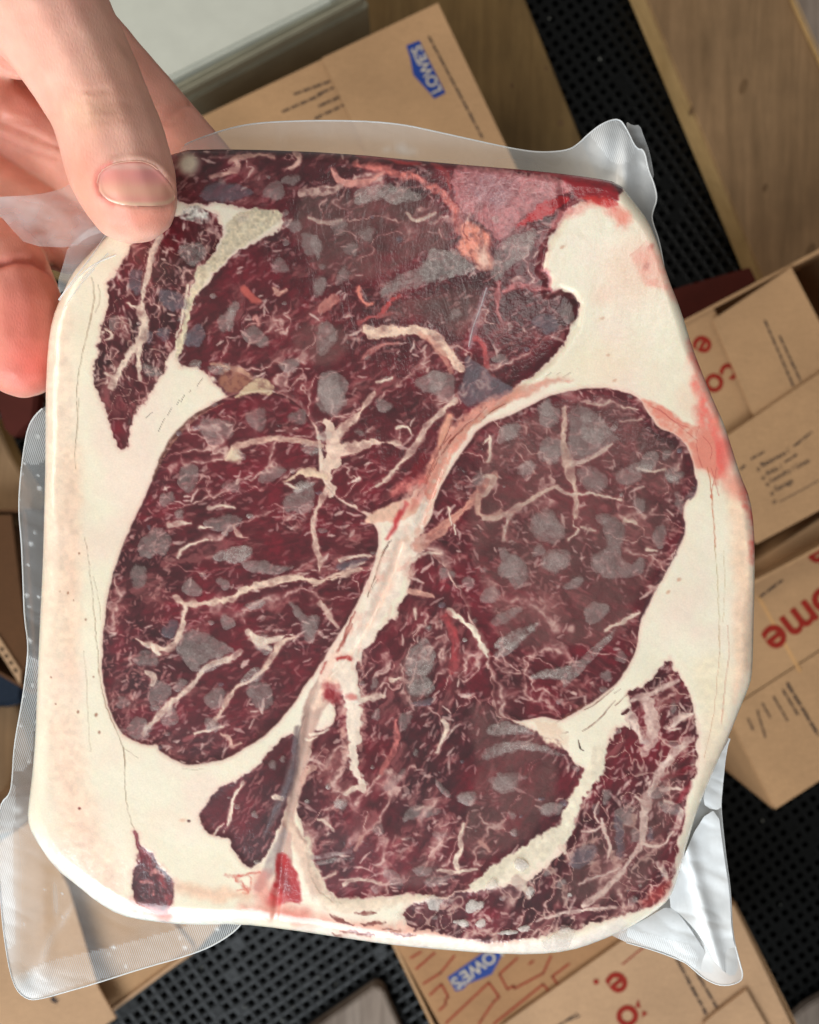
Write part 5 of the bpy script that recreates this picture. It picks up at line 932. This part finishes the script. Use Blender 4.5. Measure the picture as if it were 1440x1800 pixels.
def seg_d(P_):
    d = np.full(n, 1e9)
    for (ax, ay), (bx, by) in zip(P_[:-1], P_[1:]):
        ex, ey = bx - ax, by - ay; t = np.clip(((hx - ax) * ex + (hy - ay) * ey) / (ex * ex + ey * ey), 0, 1); d = np.minimum(d, np.hypot(hx - ax - t * ex, hy - ay - t * ey))
    return d
H0 = lambda t: [(x / 3, y / 3) for x, y in pairs(t)]
thumbm = (hz > 0) & (up > 0)
disp = .09 * fbm(hx, hy, 40, 81, 3) + .02 * fbm(hx, hy, 12, 82, 2)
def crease(t, depth, w, m): 
    global disp
    disp = disp - depth * np.exp(-(seg_d(H0(t)) / w) ** 2) * m
behind = (hz < -6) & (up > .1)
for t, d_, w in (("400 490 480 478 570 478", .30, 3), ("360 520 440 512", .16, 3), ("430 655 560 640 690 632", .10, 3), ("380 600 470 588 600 590", .08, 3), ("220 470 235 540 260 600", .14, 3.5), ("240 430 260 500", .12, 3), ("250 560 300 600", .1, 3), ("500 560 640 548 740 560", .08, 3), ("420 540 560 530 700 540", .08, 2.6), ("560 130 640 230 720 350 790 460", .12, 4)): crease(t, d_, w, thumbm)
for t, d_, w in (("860 640 910 600 960 560 1010 545", .5, 4), ("880 655 980 625", .35, 4), ("900 560 960 545 1020 548", .25, 4), ("0 640 120 690 230 740 310 770", .7, 7), ("0 610 150 650", .4, 5), ("0 340 60 390 130 450", .6, 6), ("0 720 150 790 300 830", .45, 5)): crease(t, d_, w, behind)
dl = seg_d([(0, 464), (30, 456), (60, 459), (90, 474), (108, 492)]); disp = disp - 1.3 * np.exp(-(dl / 6) ** 2) * behind
# nail bed: flatten and fold of skin round the nail
NAIL = chaikin(H0("512 965 528 905 588 868 650 853 740 848 800 868 850 908 900 968 926 1028 918 1062 880 1085 800 1092 700 1088 620 1078 560 1052 525 1012"), 1)
nd = poly_sdf(NAIL, hx, hy); disp = disp + thumbm * (-.55 * sstep(3, -6, nd) + .38 * np.exp(-((nd - 6) / 5) ** 2) * (hy < 352))
disp = disp + thumbm * .5 * np.exp(-(((hx - 205) / 60) ** 2 + ((hy - 222) / 26) ** 2))
co = co + no * disp[:, None] * .001
me2.vertices.foreach_set('co', co.astype(np.float32).ravel()); me2.update()
# skin tone: pale back of the thumb, redder round the nail, the pad and the knuckle folds
c0 = np.array(srgb(240,190,170)); pig = np.tile(c0, (n, 1))
def tone(c, a): 
    global pig
    pig = pig + (np.array(srgb(*c)) - pig) * np.clip(a, 0, 1)[:, None]
tone((234,164,148), .3 + .5 * fbm(hx, hy, 90, 83, 3))
g2 = lambda x, y, rx, ry: np.exp(-(((hx - x) / rx) ** 2 + ((hy - y) / ry) ** 2))
tone((234,146,122), thumbm * (.7 * g2(240, 380, 90, 36) + .7 * g2(142, 310, 26, 60) + .35 * g2(310, 330, 20, 50)))
tone((246,196,172), thumbm * .6 * g2(235, 425, 60, 18)); tone((226,168,142), thumbm * .35 * g2(215, 120, 60, 110)); tone((232,188,158), thumbm * .6 * g2(150, 200, 46, 40))
tone((232,166,146), behind * (.6 * np.exp(-(seg_d(H0("860 640 960 560 1010 545")) / 14) ** 2) + .6)); tone((238,150,132), behind * .5 * g2(60, 180, 90, 60))
tone((218,112,98), behind * (.75 * g2(40, 560, 90, 120))); tone((236,92,84), behind * .55 * g2(60, 650, 60, 50)); tone((196,96,84), behind * .6 * np.exp(-(dl / 9) ** 2)); tone((240,176,158), behind * .8 * g2(40, 706, 60, 14))
tone((228,92,80), thumbm * .55 * np.exp(-((nd - 2) / 6) ** 2) * (hx < 200))
a = me2.attributes.new('pigment', 'FLOAT_COLOR', 'POINT'); a.data.foreach_set('color', np.concatenate([pig, np.ones((n, 1))], 1).astype(np.float32).ravel())
me2.materials.clear(); me2.materials.append(M['skin']); me2.polygons.foreach_set('use_smooth', np.ones(len(me2.polygons), bool))
tag(hand, 'bare hand pinching the top corner of the vacuum pack, thumb in front', 'hand')
# thumbnail, laid on the thumb and curved with it
bvh = BVHTree.FromObject(hand, bpy.context.evaluated_depsgraph_get()) if False else BVHTree.FromPolygons([Vector(c) for c in co], [tuple(p.vertices) for p in me2.polygons])
U, V, cell = grid_sheet(NAIL, 2.0); z = np.full(U.shape, np.nan); camv = Vector((0, 0, CAM_Z))
for i in range(U.shape[0]):
    for j in range(U.shape[1]):
        tgt = P(U[i, j], V[i, j], Z0); hit = bvh.ray_cast(camv, (tgt - camv).normalized())
        if hit[0] is not None: z[i, j] = hit[0].z
z = np.where(np.isnan(z), np.nanmean(z), z)
for _ in range(6): z = (z + np.roll(z, 1, 0) + np.roll(z, -1, 0) + np.roll(z, 1, 1) + np.roll(z, -1, 1)) / 5
dn = -poly_sdf(NAIL, U, V); z = z + .00022 + .00012 * sstep(0, 12, dn) - .0002 * (1 - sstep(0, 3, dn))
edge = H0("530 1052 600 1068 700 1076 800 1078 880 1068 920 1045"); ed = np.full(U.shape, 1e9)
for (ax, ay), (bx, by) in zip(edge[:-1], edge[1:]):
    ex, ey = bx - ax, by - ay; t = np.clip(((U - ax) * ex + (V - ay) * ey) / (ex * ex + ey * ey), 0, 1); ed = np.minimum(ed, np.hypot(U - ax - t * ex, V - ay - t * ey))
nc = np.tile(np.array(srgb(232,150,138)), U.shape + (1,)); mixn = lambda c, a: nc + (np.array(srgb(*c)) - nc) * a[..., None]
nc = mixn((232,186,150), .5 * np.exp(-((V - 335) / 16) ** 2)); nc = mixn((214,138,138), .55 * np.exp(-(((U - 262) / 30) ** 2 + ((V - 308) / 14) ** 2))); nc = mixn((236,200,180), .45 * np.exp(-((V - 293) / 6) ** 2)); nc = mixn((246,208,172), .75 * np.exp(-(ed / 4) ** 2))
nail = cells_to_mesh('thumbnail', world_of(U, V, z), cell, M['nail'], hand, None, {'pigment': ('FLOAT_COLOR', np.concatenate([nc, np.ones(U.shape + (1,))], -1))})
# dry cuticle
cu = chaikin(H0("512 965 528 905 588 868 650 853 740 848 800 868 832 895"), 1, False); cz = []
for x, y in cu:
    hit = bvh.ray_cast(camv, (P(x, y, Z0) - camv).normalized()); cz.append((hit[0].z - Z0) * 1000 + .16 if hit[0] is not None else 20)
lut = {(float(x), float(y)): q for (x, y), q in zip(cu, cz)}
def cuz(x, y): return lut[(float(x), float(y))]
M['cuticle'] = mat_plain('cuticle', srgb(240,190,166), .5, .4)
ribbon_tube('cuticle', cu, cuz, .08, M['cuticle'], hand)
